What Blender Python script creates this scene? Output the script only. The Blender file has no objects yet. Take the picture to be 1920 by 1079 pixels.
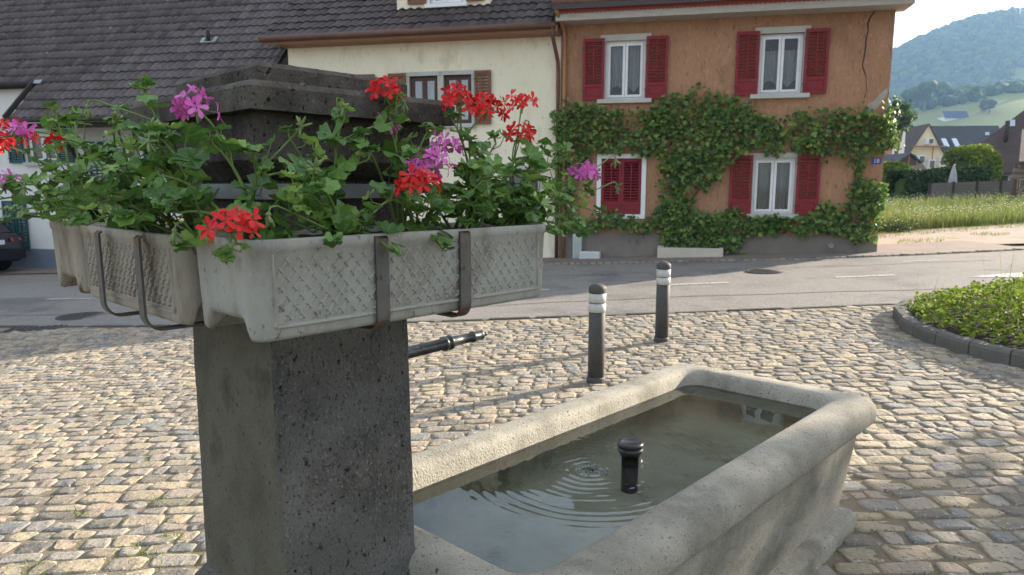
import bpy, math, random
import numpy as np
from mathutils import Vector, Matrix, noise
random.seed(7); RNG = np.random.default_rng(7)
SC = bpy.context.scene
COL = SC.collection

# ------------------------------------------------------------------ camera, world, sun, exposure
F_PX, CX, CY, HOR, CAM_H = 1335.0, 960.0, 565.0, 352.0, 1.6      # lens in photo pixels, horizon row, eye height
PITCH = math.atan((CY - HOR) / F_PX)
cam_d = bpy.data.cameras.new('camera')
cam = bpy.data.objects.new('camera', cam_d); COL.objects.link(cam); SC.camera = cam
cam_d.sensor_width = 36.0; cam_d.lens = F_PX / 1920 * 36
cam_d.shift_y = -(539.5 - CY) / 1920
cam.location = (0, 0, CAM_H); cam.rotation_euler = (math.pi / 2 - PITCH, 0, 0)
cam_d.clip_start = 0.05; cam_d.clip_end = 20000
cam_d.dof.use_dof = True; cam_d.dof.focus_distance = 1.9; cam_d.dof.aperture_fstop = 9.0

SUN_EL = math.radians(18.0); SUN_H = Vector((0.875, 0.484)).normalized()
SUN_DIR = Vector((SUN_H.x * math.cos(SUN_EL), SUN_H.y * math.cos(SUN_EL), math.sin(SUN_EL)))
SKY_STRENGTH, CLOUD = 0.105, 3.6
world = bpy.data.worlds.new('World'); SC.world = world; world.use_nodes = True
wn = world.node_tree; wn.nodes.clear()
w_out = wn.nodes.new('ShaderNodeOutputWorld'); w_bg = wn.nodes.new('ShaderNodeBackground')
w_sky = wn.nodes.new('ShaderNodeTexSky'); w_sky.sky_type = 'NISHITA'; w_sky.sun_disc = False
w_sky.sun_elevation = SUN_EL; w_sky.sun_rotation = math.atan2(SUN_H.x, SUN_H.y)
w_tc = wn.nodes.new('ShaderNodeTexCoord'); w_map = wn.nodes.new('ShaderNodeMapping')
w_map.inputs['Scale'].default_value = (1.6, 1.6, 5.0)
w_noise = wn.nodes.new('ShaderNodeTexNoise'); w_noise.inputs['Scale'].default_value = 1.5
w_noise.inputs['Detail'].default_value = 7
w_ramp = wn.nodes.new('ShaderNodeValToRGB')
w_ramp.color_ramp.elements[0].position = 0.28; w_ramp.color_ramp.elements[0].color = (0.12,) * 3 + (1,)
w_ramp.color_ramp.elements[1].position = 0.62; w_ramp.color_ramp.elements[1].color = (0.92,) * 3 + (1,)
w_mix = wn.nodes.new('ShaderNodeMix'); w_mix.data_type = 'RGBA'
w_mix.inputs[7].default_value = (CLOUD, CLOUD * 1.02, CLOUD * 1.06, 1)
wl = wn.links
wl.new(w_tc.outputs['Generated'], w_map.inputs['Vector']); wl.new(w_map.outputs[0], w_noise.inputs['Vector'])
wl.new(w_noise.outputs['Fac'], w_ramp.inputs[0]); wl.new(w_ramp.outputs[0], w_mix.inputs[0])
wl.new(w_sky.outputs[0], w_mix.inputs[6]); wl.new(w_mix.outputs[2], w_bg.inputs['Color'])
w_bg.inputs['Strength'].default_value = SKY_STRENGTH; wl.new(w_bg.outputs[0], w_out.inputs['Surface'])

sun_d = bpy.data.lights.new('sun', 'SUN'); sun_d.energy = 5.0; sun_d.angle = math.radians(0.6); sun_d.color = (1.0, 0.88, 0.72)
sun = bpy.data.objects.new('sun', sun_d); COL.objects.link(sun)
sun.rotation_euler = SUN_DIR.to_track_quat('Z', 'Y').to_euler(); sun.location = (20, 12, 15)
SC.view_settings.view_transform = 'Standard'; SC.view_settings.look = 'None'
SC.view_settings.exposure = 1.78; SC.view_settings.gamma = 1.0; SC.view_settings.use_curve_mapping = False
SC.cycles.use_denoising = True
SC.cycles.max_bounces = 8; SC.cycles.transparent_max_bounces = 16; SC.cycles.volume_bounces = 0

# ------------------------------------------------------------------ frames of the place
TH = math.radians(43.3)                                  # the fountain's axis
D1 = np.array([math.sin(TH), math.cos(TH), 0]); D2 = np.array([-math.cos(TH), math.sin(TH), 0])
P0 = np.array([1.07, 16.185, 0.0]); EE = np.array([0.977, -0.2133, 0]); EE /= np.linalg.norm(EE)
NN = np.array([EE[1], -EE[0], 0])                        # out of the facades, towards the square
ZZ = np.array([0, 0, 1.0])
def SP(s, t, z): return D1 * s + D2 * t + ZZ * z
def FP(u, w, z): return P0 + EE * u + NN * w + ZZ * z
def gz(x): return 0.04 * (min(max(x, -30.0), 30.0) - 1.0)   # the whole street tilts gently up to the right
_fw = np.array([0, math.cos(PITCH), -math.sin(PITCH)]); _up = np.array([0, math.sin(PITCH), math.cos(PITCH)])
_O = np.array([0, 0, CAM_H])
def ray(x, y): return _fw + np.array([1.0, 0, 0]) * (x - CX) / F_PX - _up * (y - CY) / F_PX
def on_plane(x, y, p, n):
    d = ray(x, y); return _O + d * (np.dot(p - _O, n) / np.dot(d, n))
def on_fac(x, y, w=0.0):
    p = on_plane(x, y, P0 + NN * w, NN); return float((p - P0) @ EE), float(p[2])
def on_ground(x, y):
    d = ray(x, y); t = (-0.04 - CAM_H) / (d[2] - 0.04 * d[0]); return _O + d * t
def at_depth(x, y, Y):
    d = ray(x, y); return _O + d * (Y / d[1])
def to_px(p):
    v = np.asarray(p, float) - _O; z = v @ _fw
    return CX + F_PX * v[0] / z, CY - F_PX * (v @ _up) / z

# ------------------------------------------------------------------ helpers
WM = {}
def link(o, parent=None, M=None):
    COL.objects.link(o); M = M if M is not None else Matrix()
    WM[o.name] = M
    if parent is not None:
        o.parent = parent; o.matrix_basis = WM[parent.name].inverted() @ M
    else: o.matrix_basis = M
    return o
def tag(o, label=None, cat=None, group=None, kind=None):
    if label: o['label'] = label
    if cat: o['category'] = cat
    if group: o['group'] = group
    if kind: o['kind'] = kind
    return o
def empty(name, loc, label, cat, group=None, M=None):
    o = bpy.data.objects.new(name, None); o.empty_display_size = 0.1
    link(o, None, M if M is not None else Matrix.Translation(Vector(loc)))
    return tag(o, label, cat, group)
def copy_part(src, parent, M):
    o = bpy.data.objects.new(src.name.split('.')[0], src.data); return link(o, parent, M)
def mesh_of(name, V, F, mat, smooth=False):
    me = bpy.data.meshes.new(name); me.from_pydata([tuple(v) for v in V], [], [tuple(f) for f in F])
    if smooth: me.polygons.foreach_set('use_smooth', [True] * len(me.polygons))
    if mat: me.materials.append(mat)
    me.update(); return me
class MB:
    def __init__(s): s.V = []; s.F = []
    def add(s, V, F):
        o = len(s.V); s.V.extend([tuple(float(c) for c in v) for v in V]); s.F.extend([tuple(i + o for i in f) for f in F]); return s
    def hexa(s, P): return s.add(P, [(0, 3, 2, 1), (4, 5, 6, 7), (0, 1, 5, 4), (1, 2, 6, 5), (2, 3, 7, 6), (3, 0, 4, 7)])
    def box(s, c, ax, ay, az):
        c, ax, ay, az = map(np.asarray, (c, ax, ay, az))
        return s.hexa([c - ax - ay - az, c + ax - ay - az, c + ax + ay - az, c - ax + ay - az, c - ax - ay + az, c + ax - ay + az, c + ax + ay + az, c - ax + ay + az])
    def fbox(s, u0, u1, w0, w1, z0, z1):                 # box in facade coordinates
        return s.box(FP((u0 + u1) / 2, (w0 + w1) / 2, (z0 + z1) / 2), EE * (u1 - u0) / 2, -NN * (w1 - w0) / 2, ZZ * (z1 - z0) / 2)
    def bar(s, a, b, w, h, upv=(0, 0, 1)):
        a, b = np.asarray(a, float), np.asarray(b, float); d = b - a; L = np.linalg.norm(d); d = d / L
        x = np.cross(d, upv); x /= max(np.linalg.norm(x), 1e-9); y = np.cross(x, d)
        return s.box((a + b) / 2, d * L / 2, x * w / 2, y * h / 2)
    def loft(s, rings, closed=True, cap0=False, cap1=False):
        o = len(s.V); n = len(rings[0]); V = [p for r in rings for p in r]; F = []
        for i in range(len(rings) - 1):
            for j in range(n if closed else n - 1):
                k = (j + 1) % n; F.append((i * n + j, i * n + k, (i + 1) * n + k, (i + 1) * n + j))
        if cap0: F.append(tuple(reversed(range(n))))
        if cap1: F.append(tuple(range((len(rings) - 1) * n, len(rings) * n)))
        return s.add(V, F)
    def tube(s, path, rad, n=8, caps=True):
        path = [np.asarray(p, float) for p in path]; m = len(path)
        if not hasattr(rad, '__len__'): rad = [rad] * m
        rings = []; ref = None
        for i in range(m):
            d = path[min(i + 1, m - 1)] - path[max(i - 1, 0)]; d = d / max(np.linalg.norm(d), 1e-9)
            if ref is None: ref = np.cross(d, [0.31, 0.2, 0.93]) if abs(d[2]) < 0.9 else np.cross(d, [1.0, 0.1, 0])
            x = ref - d * (ref @ d); x /= max(np.linalg.norm(x), 1e-9); ref = x; y = np.cross(d, x)
            rings.append([path[i] + (x * math.cos(a) + y * math.sin(a)) * rad[i] for a in [2 * math.pi * k / n for k in range(n)]])
        return s.loft(rings, True, caps, caps)
    def lathe(s, c, prof, n=16, axis=None, cap0=True, cap1=True):     # prof: (radius, height) along axis
        c = np.asarray(c, float); ax = np.asarray(axis if axis is not None else ZZ, float); ax = ax / np.linalg.norm(ax)
        x = np.cross(ax, [0.3, 0.9, 0.1] if abs(ax[2]) > 0.5 else [0, 0, 1.0]); x /= np.linalg.norm(x); y = np.cross(ax, x)
        return s.loft([[c + ax * h + (x * math.cos(2 * math.pi * k / n) + y * math.sin(2 * math.pi * k / n)) * r for k in range(n)] for r, h in prof], True, cap0, cap1)
    def noise(s, amp, freq, amp2=0, freq2=1):
        out = []
        for v in s.V:
            p = Vector(v); d = noise.noise_vector(p * freq) * amp
            if amp2: d += noise.noise_vector(p * freq2) * amp2
            out.append(tuple(p + d))
        s.V = out; return s
    def build(s, name, mat, parent=None, smooth=False, label=None, cat=None, group=None, kind=None, origin=None):
        V = np.array(s.V); o = origin if origin is not None else np.array([V[:, 0].mean(), V[:, 1].mean(), V[:, 2].min()])
        ob = bpy.data.objects.new(name, mesh_of(name, V - o, s.F, mat, smooth))
        if smooth == 'edges': ob.data.set_sharp_from_angle(angle=math.radians(38))
        link(ob, parent, Matrix.Translation(Vector(o))); tag(ob, label, cat, group, kind); return ob
def frame_matrix(o, x, y, z):
    return Matrix(((x[0], y[0], z[0], o[0]), (x[1], y[1], z[1], o[1]), (x[2], y[2], z[2], o[2]), (0, 0, 0, 1)))
def rrect(a0, a1, b0, b1, r, nc=6, na=1, nb=1):          # counter-clockwise rounded rectangle
    pts = []
    cs = [(a1 - r, b0 + r, -90), (a1 - r, b1 - r, 0), (a0 + r, b1 - r, 90), (a0 + r, b0 + r, 180)]
    for k, (ca, cb, d0) in enumerate(cs):
        arc = [(ca + r * math.cos(math.radians(d0 + 90 * i / nc)), cb + r * math.sin(math.radians(d0 + 90 * i / nc))) for i in range(nc + 1)]
        pts += arc
        na_ = nb if k in (0, 2) else na
        nx, ny, nd = cs[(k + 1) % 4]
        q = (nx + r * math.cos(math.radians(nd)), ny + r * math.sin(math.radians(nd)))
        for i in range(1, na_): pts.append((arc[-1][0] + (q[0] - arc[-1][0]) * i / na_, arc[-1][1] + (q[1] - arc[-1][1]) * i / na_))
    return pts
def sheet(name, pts, mat, dz=0.0, kind='structure', step=None, parent=None):   # flat polygon lying on the tilted ground
    from mathutils.geometry import tessellate_polygon
    V = [(p[0], p[1], gz(p[0]) + dz) for p in pts]
    F = tessellate_polygon([[Vector((p[0], p[1], 0)) for p in pts]])
    m = MB(); m.add(V, F); o = m.build(name, mat, parent); 
    me = o.data
    for p in me.polygons:
        if p.normal.z < 0: p.flip()
    return tag(o, kind=kind) if parent is None else o

# ------------------------------------------------------------------ materials
def rgb(c): return (c[0], c[1], c[2], 1.0)
def mat(name, cols, scale=4.0, rough=0.8, bump=0.0, bscale=60.0, spec=0.3, metal=0.0, detail=8, speck=None, vary=0.0, stretch=None,
        translucent=0.0, lo=0.3, hi=0.7, veins=None):
    m = bpy.data.materials.new(name); m.use_nodes = True; nt = m.node_tree; N, L = nt.nodes, nt.links
    b = N['Principled BSDF']; b.inputs['Roughness'].default_value = rough; b.inputs['Metallic'].default_value = metal
    b.inputs['Specular IOR Level'].default_value = spec
    tc = N.new('ShaderNodeTexCoord'); vec = tc.outputs['Object']
    if stretch:
        mp = N.new('ShaderNodeMapping'); mp.inputs['Scale'].default_value = stretch; L.new(vec, mp.inputs['Vector']); vec = mp.outputs[0]
    n1 = N.new('ShaderNodeTexNoise'); n1.inputs['Scale'].default_value = scale; n1.inputs['Detail'].default_value = detail
    n1.inputs['Roughness'].default_value = 0.62
    L.new(vec, n1.inputs['Vector'])
    r = N.new('ShaderNodeValToRGB'); e = r.color_ramp.elements
    while len(e) < len(cols): e.new(0.5)
    for i, c in enumerate(cols):
        e[i].position = lo + (hi - lo) * i / max(1, len(cols) - 1); e[i].color = rgb(c)
    if len(cols) == 1: e[1].color = rgb(cols[0])
    fac = n1.outputs['Fac']
    if vary > 0:                                          # each loose piece keeps a tone of its own
        g = N.new('ShaderNodeNewGeometry'); oi = N.new('ShaderNodeObjectInfo')
        a = N.new('ShaderNodeMath'); a.operation = 'ADD'; L.new(g.outputs['Random Per Island'], a.inputs[0]); L.new(oi.outputs['Random'], a.inputs[1])
        fr = N.new('ShaderNodeMath'); fr.operation = 'FRACT'; L.new(a.outputs[0], fr.inputs[0])
        mx = N.new('ShaderNodeMix'); mx.data_type = 'FLOAT'; mx.inputs[0].default_value = vary
        L.new(fac, mx.inputs[2]); L.new(fr.outputs[0], mx.inputs[3]); fac = mx.outputs[0]
        for i in range(len(cols)): e[i].position = (0.15 + 0.7 * i / max(1, len(cols) - 1))
    L.new(fac, r.inputs[0]); col = r.outputs[0]
    for sp in ([speck] if speck and not isinstance(speck, list) else (speck or [])):      # (colour, scale, threshold, softness)
        c2, sc2, th, soft = sp
        n2 = N.new('ShaderNodeTexNoise'); n2.inputs['Scale'].default_value = sc2; n2.inputs['Detail'].default_value = 5; n2.inputs['Roughness'].default_value = 0.65
        L.new(vec, n2.inputs['Vector'])
        rr = N.new('ShaderNodeValToRGB'); rr.color_ramp.elements[0].position = th; rr.color_ramp.elements[1].position = min(1.0, th + soft)
        L.new(n2.outputs['Fac'], rr.inputs[0])
        mx = N.new('ShaderNodeMix'); mx.data_type = 'RGBA'; L.new(rr.outputs[0], mx.inputs[0]); L.new(col, mx.inputs[6]); mx.inputs[7].default_value = rgb(c2); col = mx.outputs[2]
    if veins:                                             # pale veins fanning out from the leaf stalk
        sx = N.new('ShaderNodeSeparateXYZ'); L.new(tc.outputs['Object'], sx.inputs[0])
        def mth(op, a_, b_=None):
            q = N.new('ShaderNodeMath'); q.operation = op
            for i_, v_ in enumerate((a_, b_)):
                if v_ is None: continue
                if hasattr(v_, 'links'): L.new(v_, q.inputs[i_])
                else: q.inputs[i_].default_value = v_
            return q.outputs[0]
        an = mth('ARCTAN2', sx.outputs[0], sx.outputs[1]); sn = mth('ABSOLUTE', mth('SINE', mth('MULTIPLY', an, 3.48)))
        rad = mth('SQRT', mth('ADD', mth('MULTIPLY', sx.outputs[0], sx.outputs[0]), mth('MULTIPLY', sx.outputs[1], sx.outputs[1])))
        vm = N.new('ShaderNodeMapRange'); vm.inputs[1].default_value = 0.0; vm.inputs[2].default_value = 0.16; vm.inputs[3].default_value = 0.55; vm.inputs[4].default_value = 0.0
        L.new(mth('MULTIPLY', sn, rad), vm.inputs[0])
        mx = N.new('ShaderNodeMix'); mx.data_type = 'RGBA'; L.new(vm.outputs[0], mx.inputs[0]); L.new(col, mx.inputs[6]); mx.inputs[7].default_value = rgb(veins); col = mx.outputs[2]
    L.new(col, b.inputs['Base Color'])
    if bump > 0:
        nb = N.new('ShaderNodeTexNoise'); nb.inputs['Scale'].default_value = bscale; nb.inputs['Detail'].default_value = 6; L.new(vec, nb.inputs['Vector'])
        bp = N.new('ShaderNodeBump'); bp.inputs['Strength'].default_value = 1.0; bp.inputs['Distance'].default_value = bump
        L.new(nb.outputs['Fac'], bp.inputs['Height']); L.new(bp.outputs[0], b.inputs['Normal'])
    if translucent > 0:
        tr = N.new('ShaderNodeBsdfTranslucent'); L.new(col, tr.inputs['Color'])
        ms = N.new('ShaderNodeMixShader'); ms.inputs[0].default_value = translucent
        L.new(b.outputs[0], ms.inputs[1]); L.new(tr.outputs[0], ms.inputs[2]); L.new(ms.outputs[0], N['Material Output'].inputs['Surface'])
    return m
def glass(name, tint, ior=1.45, rough=0.0, bump=0.0, bscale=6.0):
    m = bpy.data.materials.new(name); m.use_nodes = True; N, L = m.node_tree.nodes, m.node_tree.links; N.clear()
    out = N.new('ShaderNodeOutputMaterial'); mx = N.new('ShaderNodeMixShader'); fr = N.new('ShaderNodeFresnel'); fr.inputs['IOR'].default_value = ior
    gl = N.new('ShaderNodeBsdfGlossy'); gl.inputs['Roughness'].default_value = rough
    tr = N.new('ShaderNodeBsdfTransparent'); tr.inputs['Color'].default_value = rgb(tint)
    if bump > 0:
        tc = N.new('ShaderNodeTexCoord'); nb = N.new('ShaderNodeTexNoise'); nb.inputs['Scale'].default_value = bscale; nb.inputs['Detail'].default_value = 2
        bp = N.new('ShaderNodeBump'); bp.inputs['Distance'].default_value = bump; L.new(tc.outputs['Object'], nb.inputs['Vector'])
        L.new(nb.outputs['Fac'], bp.inputs['Height']); L.new(bp.outputs[0], gl.inputs['Normal']); L.new(bp.outputs[0], fr.inputs['Normal'])
    L.new(fr.outputs[0], mx.inputs[0]); L.new(tr.outputs[0], mx.inputs[1]); L.new(gl.outputs[0], mx.inputs[2]); L.new(mx.outputs[0], out.inputs['Surface'])
    return m
M = {}
M['ground'] = mat('ground_soil', [(0.16, 0.13, 0.09), (0.24, 0.2, 0.13), (0.17, 0.19, 0.08)], 0.7, 0.95, 0.01, 30)
M['asphalt'] = mat('asphalt', [(0.172, 0.160, 0.147), (0.218, 0.203, 0.186), (0.195, 0.181, 0.167)], 0.8, 0.9, 0.006, 120, speck=[((0.12, 0.117, 0.113), 0.5, 0.54, 0.12), ((0.34, 0.32, 0.29), 38, 0.56, 0.1), ((0.075, 0.073, 0.07), 30, 0.58, 0.08), ((0.05, 0.05, 0.05), 1.1, 0.69, 0.02)])
M['asphalt_patch'] = mat('asphalt_patch', [(0.12, 0.115, 0.11), (0.155, 0.148, 0.14)], 2, 0.9, 0.004, 120)
M['paver'] = mat('paver', [(0.17, 0.145, 0.13), (0.23, 0.195, 0.17)], 2, 0.9, 0.004, 60, speck=((0.12, 0.11, 0.1), 12, 0.6, 0.1))
M['gravel'] = mat('gravel', [(0.24, 0.2, 0.17), (0.36, 0.3, 0.26), (0.28, 0.23, 0.2)], 1.2, 0.95, 0.02, 45, speck=((0.22, 0.22, 0.1), 0.9, 0.57, 0.1))
M['joint'] = mat('joint_sand', [(0.12, 0.098, 0.07), (0.21, 0.172, 0.125), (0.13, 0.125, 0.065)], 3, 1.0, 0.006, 80)
M['cobble'] = mat('cobblestone', [(0.17, 0.155, 0.13), (0.35, 0.29, 0.205), (0.21, 0.195, 0.17), (0.40, 0.33, 0.225), (0.29, 0.265, 0.23), (0.36, 0.285, 0.215), (0.20, 0.20, 0.19)], 14, 0.85, 0.008, 36, spec=0.2, vary=0.8,
                  speck=[((0.46, 0.41, 0.335), 30, 0.54, 0.12), ((0.15, 0.132, 0.11), 34, 0.55, 0.08), ((0.08, 0.072, 0.058), 20, 0.62, 0.06)])
M['kerb'] = mat('granite_kerb', [(0.075, 0.072, 0.064), (0.15, 0.145, 0.128)], 8, 0.85, 0.008, 50, vary=0.3, speck=((0.06, 0.07, 0.04), 6, 0.55, 0.15))
M['paint'] = mat('road_paint', [(0.36, 0.355, 0.34), (0.52, 0.515, 0.50)], 14, 0.8, 0, speck=((0.2, 0.19, 0.18), 16, 0.54, 0.08))
M['iron'] = mat('cast_iron', [(0.05, 0.047, 0.045), (0.085, 0.08, 0.075)], 8, 0.6, 0.002, 40, metal=0.3)
M['stone_dark'] = mat('weathered_stone', [(0.062, 0.061, 0.056), (0.108, 0.105, 0.097), (0.155, 0.151, 0.139)], 6, 0.95, 0.005, 150, spec=0.12, lo=0.32, hi=0.7, stretch=(1, 1, 0.75),
                      speck=[((0.03, 0.029, 0.027), 120, 0.56, 0.09), ((0.19, 0.185, 0.17), 150, 0.56, 0.12), ((0.012, 0.011, 0.010), 46, 0.62, 0.05), ((0.06, 0.058, 0.052), 3, 0.55, 0.2)])
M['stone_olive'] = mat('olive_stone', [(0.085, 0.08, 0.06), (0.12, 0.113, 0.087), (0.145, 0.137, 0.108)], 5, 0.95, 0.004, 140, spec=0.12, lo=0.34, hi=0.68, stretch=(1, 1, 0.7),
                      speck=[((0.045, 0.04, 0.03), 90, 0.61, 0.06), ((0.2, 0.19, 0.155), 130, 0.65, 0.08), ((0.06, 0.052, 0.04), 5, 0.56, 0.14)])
M['stone_cap'] = mat('blackened_stone', [(0.045, 0.040, 0.035), (0.082, 0.073, 0.062), (0.125, 0.113, 0.096)], 10, 0.95, 0.005, 140, spec=0.1, lo=0.34, hi=0.7,
                     speck=[((0.014, 0.013, 0.012), 75, 0.59, 0.05), ((0.19, 0.175, 0.15), 110, 0.62, 0.08), ((0.30, 0.28, 0.245), 13, 0.69, 0.06)])
M['stone_basin'] = mat('basin_stone', [(0.22, 0.203, 0.165), (0.315, 0.292, 0.24), (0.40, 0.372, 0.31)], 4, 0.88, 0.004, 130, spec=0.2,
                       speck=[((0.15, 0.14, 0.115), 3.0, 0.52, 0.22), ((0.12, 0.113, 0.095), 95, 0.58, 0.08), ((0.52, 0.5, 0.45), 120, 0.64, 0.08), ((0.06, 0.055, 0.045), 34, 0.67, 0.04)])
M['basin_floor'] = mat('algae_stone', [(0.31, 0.305, 0.235), (0.43, 0.425, 0.345), (0.50, 0.49, 0.41)], 3, 0.9, 0.003, 60, speck=((0.17, 0.17, 0.10), 5, 0.56, 0.2))
M['planter'] = mat('planter_concrete', [(0.27, 0.265, 0.23), (0.37, 0.365, 0.32), (0.32, 0.31, 0.265)], 5, 0.88, 0.0012, 200, spec=0.15, stretch=(1, 1, 0.6),
                   speck=[((0.20, 0.185, 0.15), 11, 0.52, 0.2), ((0.16, 0.095, 0.045), 6, 0.615, 0.12), ((0.15, 0.14, 0.115), 60, 0.60, 0.1), ((0.46, 0.455, 0.42), 90, 0.63, 0.1)])
M['planter_brown'] = mat('planter_stained', [(0.25, 0.22, 0.175), (0.35, 0.32, 0.265), (0.28, 0.245, 0.195)], 6, 0.88, 0.0012, 200, spec=0.15, stretch=(1, 1, 0.3),
                   speck=[((0.16, 0.12, 0.08), 10, 0.54, 0.2), ((0.11, 0.07, 0.04), 17, 0.60, 0.1), ((0.14, 0.125, 0.1), 60, 0.60, 0.1)])
M['soil'] = mat('potting_soil', [(0.02, 0.015, 0.01), (0.05, 0.037, 0.025)], 40, 1.0, 0.01, 60)
M['strap'] = mat('strap_steel', [(0.10, 0.10, 0.095), (0.16, 0.155, 0.145)], 10, 0.55, 0.001, 60, metal=0.5, speck=[((0.13, 0.06, 0.025), 13, 0.52, 0.12), ((0.045, 0.04, 0.035), 30, 0.58, 0.1)])
M['galv'] = mat('galvanised_steel', [(0.25, 0.26, 0.27), (0.36, 0.37, 0.38)], 12, 0.45, 0, metal=0.6)
M['spout'] = mat('spout_bronze', [(0.06, 0.063, 0.065), (0.13, 0.13, 0.125)], 25, 0.35, 0.0008, 80, metal=0.8, speck=((0.2, 0.2, 0.17), 30, 0.6, 0.1))
M['black_plastic'] = mat('black_plastic', [(0.012, 0.012, 0.013), (0.02, 0.02, 0.021)], 10, 0.3, spec=0.5)
M['water'] = glass('fountain_water', (0.86, 0.885, 0.83), 1.6, 0.0, 0.0016, 4)
M['drop'] = glass('water_drop', (0.9, 0.95, 0.98), 1.6)
M['leaf'] = mat('geranium_leaf', [(0.055, 0.14, 0.03), (0.15, 0.29, 0.05), (0.09, 0.20, 0.05), (0.29, 0.44, 0.085)], 2.2, 0.33, 0.0022, 4.5, spec=0.5, vary=0.7, translucent=0.32, veins=(0.22, 0.36, 0.10))
M['stem'] = mat('geranium_stem', [(0.13, 0.21, 0.05), (0.2, 0.29, 0.09)], 15, 0.5, translucent=0.1)
M['red'] = mat('red_petal', [(0.62, 0.012, 0.016), (0.74, 0.03, 0.028)], 20, 0.5, vary=0.7, translucent=0.25)
M['pink'] = mat('pink_petal', [(0.62, 0.09, 0.42), (0.72, 0.19, 0.54)], 20, 0.5, vary=0.7, translucent=0.25)
M['bud'] = mat('flower_bud', [(0.13, 0.2, 0.06), (0.2, 0.25, 0.1)], 20, 0.6)
M['bollard'] = mat('bollard_paint', [(0.052, 0.051, 0.05), (0.075, 0.073, 0.07)], 6, 0.65, 0.0006, 90, spec=0.3, speck=((0.2, 0.2, 0.19), 60, 0.72, 0.03))
M['bandwhite'] = mat('white_band', [(0.36, 0.36, 0.35), (0.5, 0.5, 0.49)], 8, 0.5, speck=((0.3, 0.29, 0.27), 20, 0.62, 0.1))
M['orange'] = mat('orange_stucco', [(0.32, 0.178, 0.106), (0.405, 0.226, 0.138), (0.36, 0.20, 0.122)], 0.9, 0.95, 0.012, 55, spec=0.1, stretch=(1, 1, 0.45), speck=[((0.27, 0.13, 0.072), 14, 0.55, 0.14), ((0.52, 0.28, 0.165), 22, 0.56, 0.1), ((0.26, 0.145, 0.088), 1.4, 0.54, 0.16), ((0.45, 0.30, 0.20), 2.6, 0.66, 0.08)])
M['bare'] = mat('bare_plaster', [(0.36, 0.3, 0.25), (0.46, 0.41, 0.36)], 6, 0.95, 0.006, 50)
M['cream'] = mat('cream_stucco', [(0.74, 0.675, 0.50), (0.85, 0.785, 0.61), (0.80, 0.735, 0.565)], 1.2, 0.95, 0.012, 45, spec=0.1, stretch=(1, 1, 0.45), speck=[((0.60, 0.53, 0.37), 2.4, 0.56, 0.2), ((0.46, 0.43, 0.31), 16, 0.63, 0.08)])
M['whitewall'] = mat('white_render', [(0.66, 0.65, 0.62), (0.76, 0.75, 0.73)], 1.2, 0.95, 0.008, 45, spec=0.1)
M['creamwall'] = mat('pale_render', [(0.58, 0.55, 0.44), (0.68, 0.645, 0.53)], 1.0, 0.95, 0.008, 45, spec=0.1)
M['bluebase'] = mat('blue_plinth', [(0.14, 0.17, 0.22), (0.19, 0.22, 0.27)], 2, 0.9, 0.006, 40)
M['plinth'] = mat('grey_plinth', [(0.18, 0.16, 0.135), (0.27, 0.24, 0.205)], 1.5, 0.95, 0.01, 40, speck=((0.12, 0.115, 0.09), 2.5, 0.58, 0.15))
M['stonetrim'] = mat('stone_trim', [(0.42, 0.42, 0.38), (0.52, 0.52, 0.475)], 4, 0.8, 0.002, 60)
M['whiteframe'] = mat('white_frame', [(0.72, 0.72, 0.72), (0.8, 0.8, 0.8)], 3, 0.4)
M['brownframe'] = mat('brown_frame', [(0.07, 0.04, 0.03), (0.10, 0.06, 0.04)], 6, 0.5)
M['redshutter'] = mat('red_shutter', [(0.19, 0.019, 0.026), (0.25, 0.028, 0.036)], 4, 0.65, 0.001, 40, speck=[((0.14, 0.016, 0.022), 9, 0.55, 0.12), ((0.28, 0.06, 0.06), 14, 0.66, 0.06)])
M['brownshutter'] = mat('brown_shutter', [(0.16, 0.07, 0.045), (0.22, 0.1, 0.06)], 6, 0.6)
M['tealshutter'] = mat('teal_shutter', [(0.015, 0.07, 0.075), (0.025, 0.1, 0.1)], 6, 0.6)
M['pane'] = glass('window_glass', (0.85, 0.88, 0.88), 1.65, 0.0, 0.002, 1.3)
M['pane_bright'] = glass('old_window_glass', (0.8, 0.84, 0.84), 3.0, 0.0, 0.002, 1.3)
M['curtain'] = mat('net_curtain', [(0.55, 0.57, 0.56), (0.7, 0.71, 0.7)], 6, 0.9, translucent=0.4)
M['dark'] = mat('dark_room', [(0.02, 0.02, 0.02), (0.03, 0.028, 0.025)], 3, 0.9)
M['tile'] = mat('roof_tile', [(0.06, 0.05, 0.05), (0.088, 0.073, 0.072), (0.115, 0.096, 0.094), (0.078, 0.068, 0.07)], 5, 0.75, 0.003, 60, spec=0.3, vary=0.7,
                speck=[((0.42, 0.39, 0.33), 16, 0.65, 0.04), ((0.19, 0.175, 0.12), 6, 0.62, 0.1)])
M['tile_dark'] = mat('roof_tile_brown', [(0.042, 0.033, 0.033), (0.066, 0.052, 0.05), (0.085, 0.066, 0.063)], 5, 0.7, 0.003, 60, spec=0.35, vary=0.7, speck=((0.22, 0.2, 0.18), 15, 0.7, 0.04))
M['copper'] = mat('brown_copper', [(0.11, 0.06, 0.045), (0.17, 0.085, 0.055)], 5, 0.5, 0, metal=0.3)
M['copper_new'] = mat('copper_pipe', [(0.33, 0.16, 0.085), (0.40, 0.2, 0.11)], 5, 0.45, metal=0.4)
M['brownwood'] = mat('brown_wood', [(0.26, 0.13, 0.075), (0.33, 0.175, 0.1)], 5, 0.7, stretch=(0.4, 4, 4))
M['beam'] = mat('dark_beam', [(0.03, 0.025, 0.022), (0.055, 0.045, 0.04)], 5, 0.8)
M['fascia'] = mat('beige_fascia', [(0.36, 0.32, 0.27), (0.46, 0.42, 0.36)], 5, 0.75, stretch=(1, 1, 6))
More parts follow.
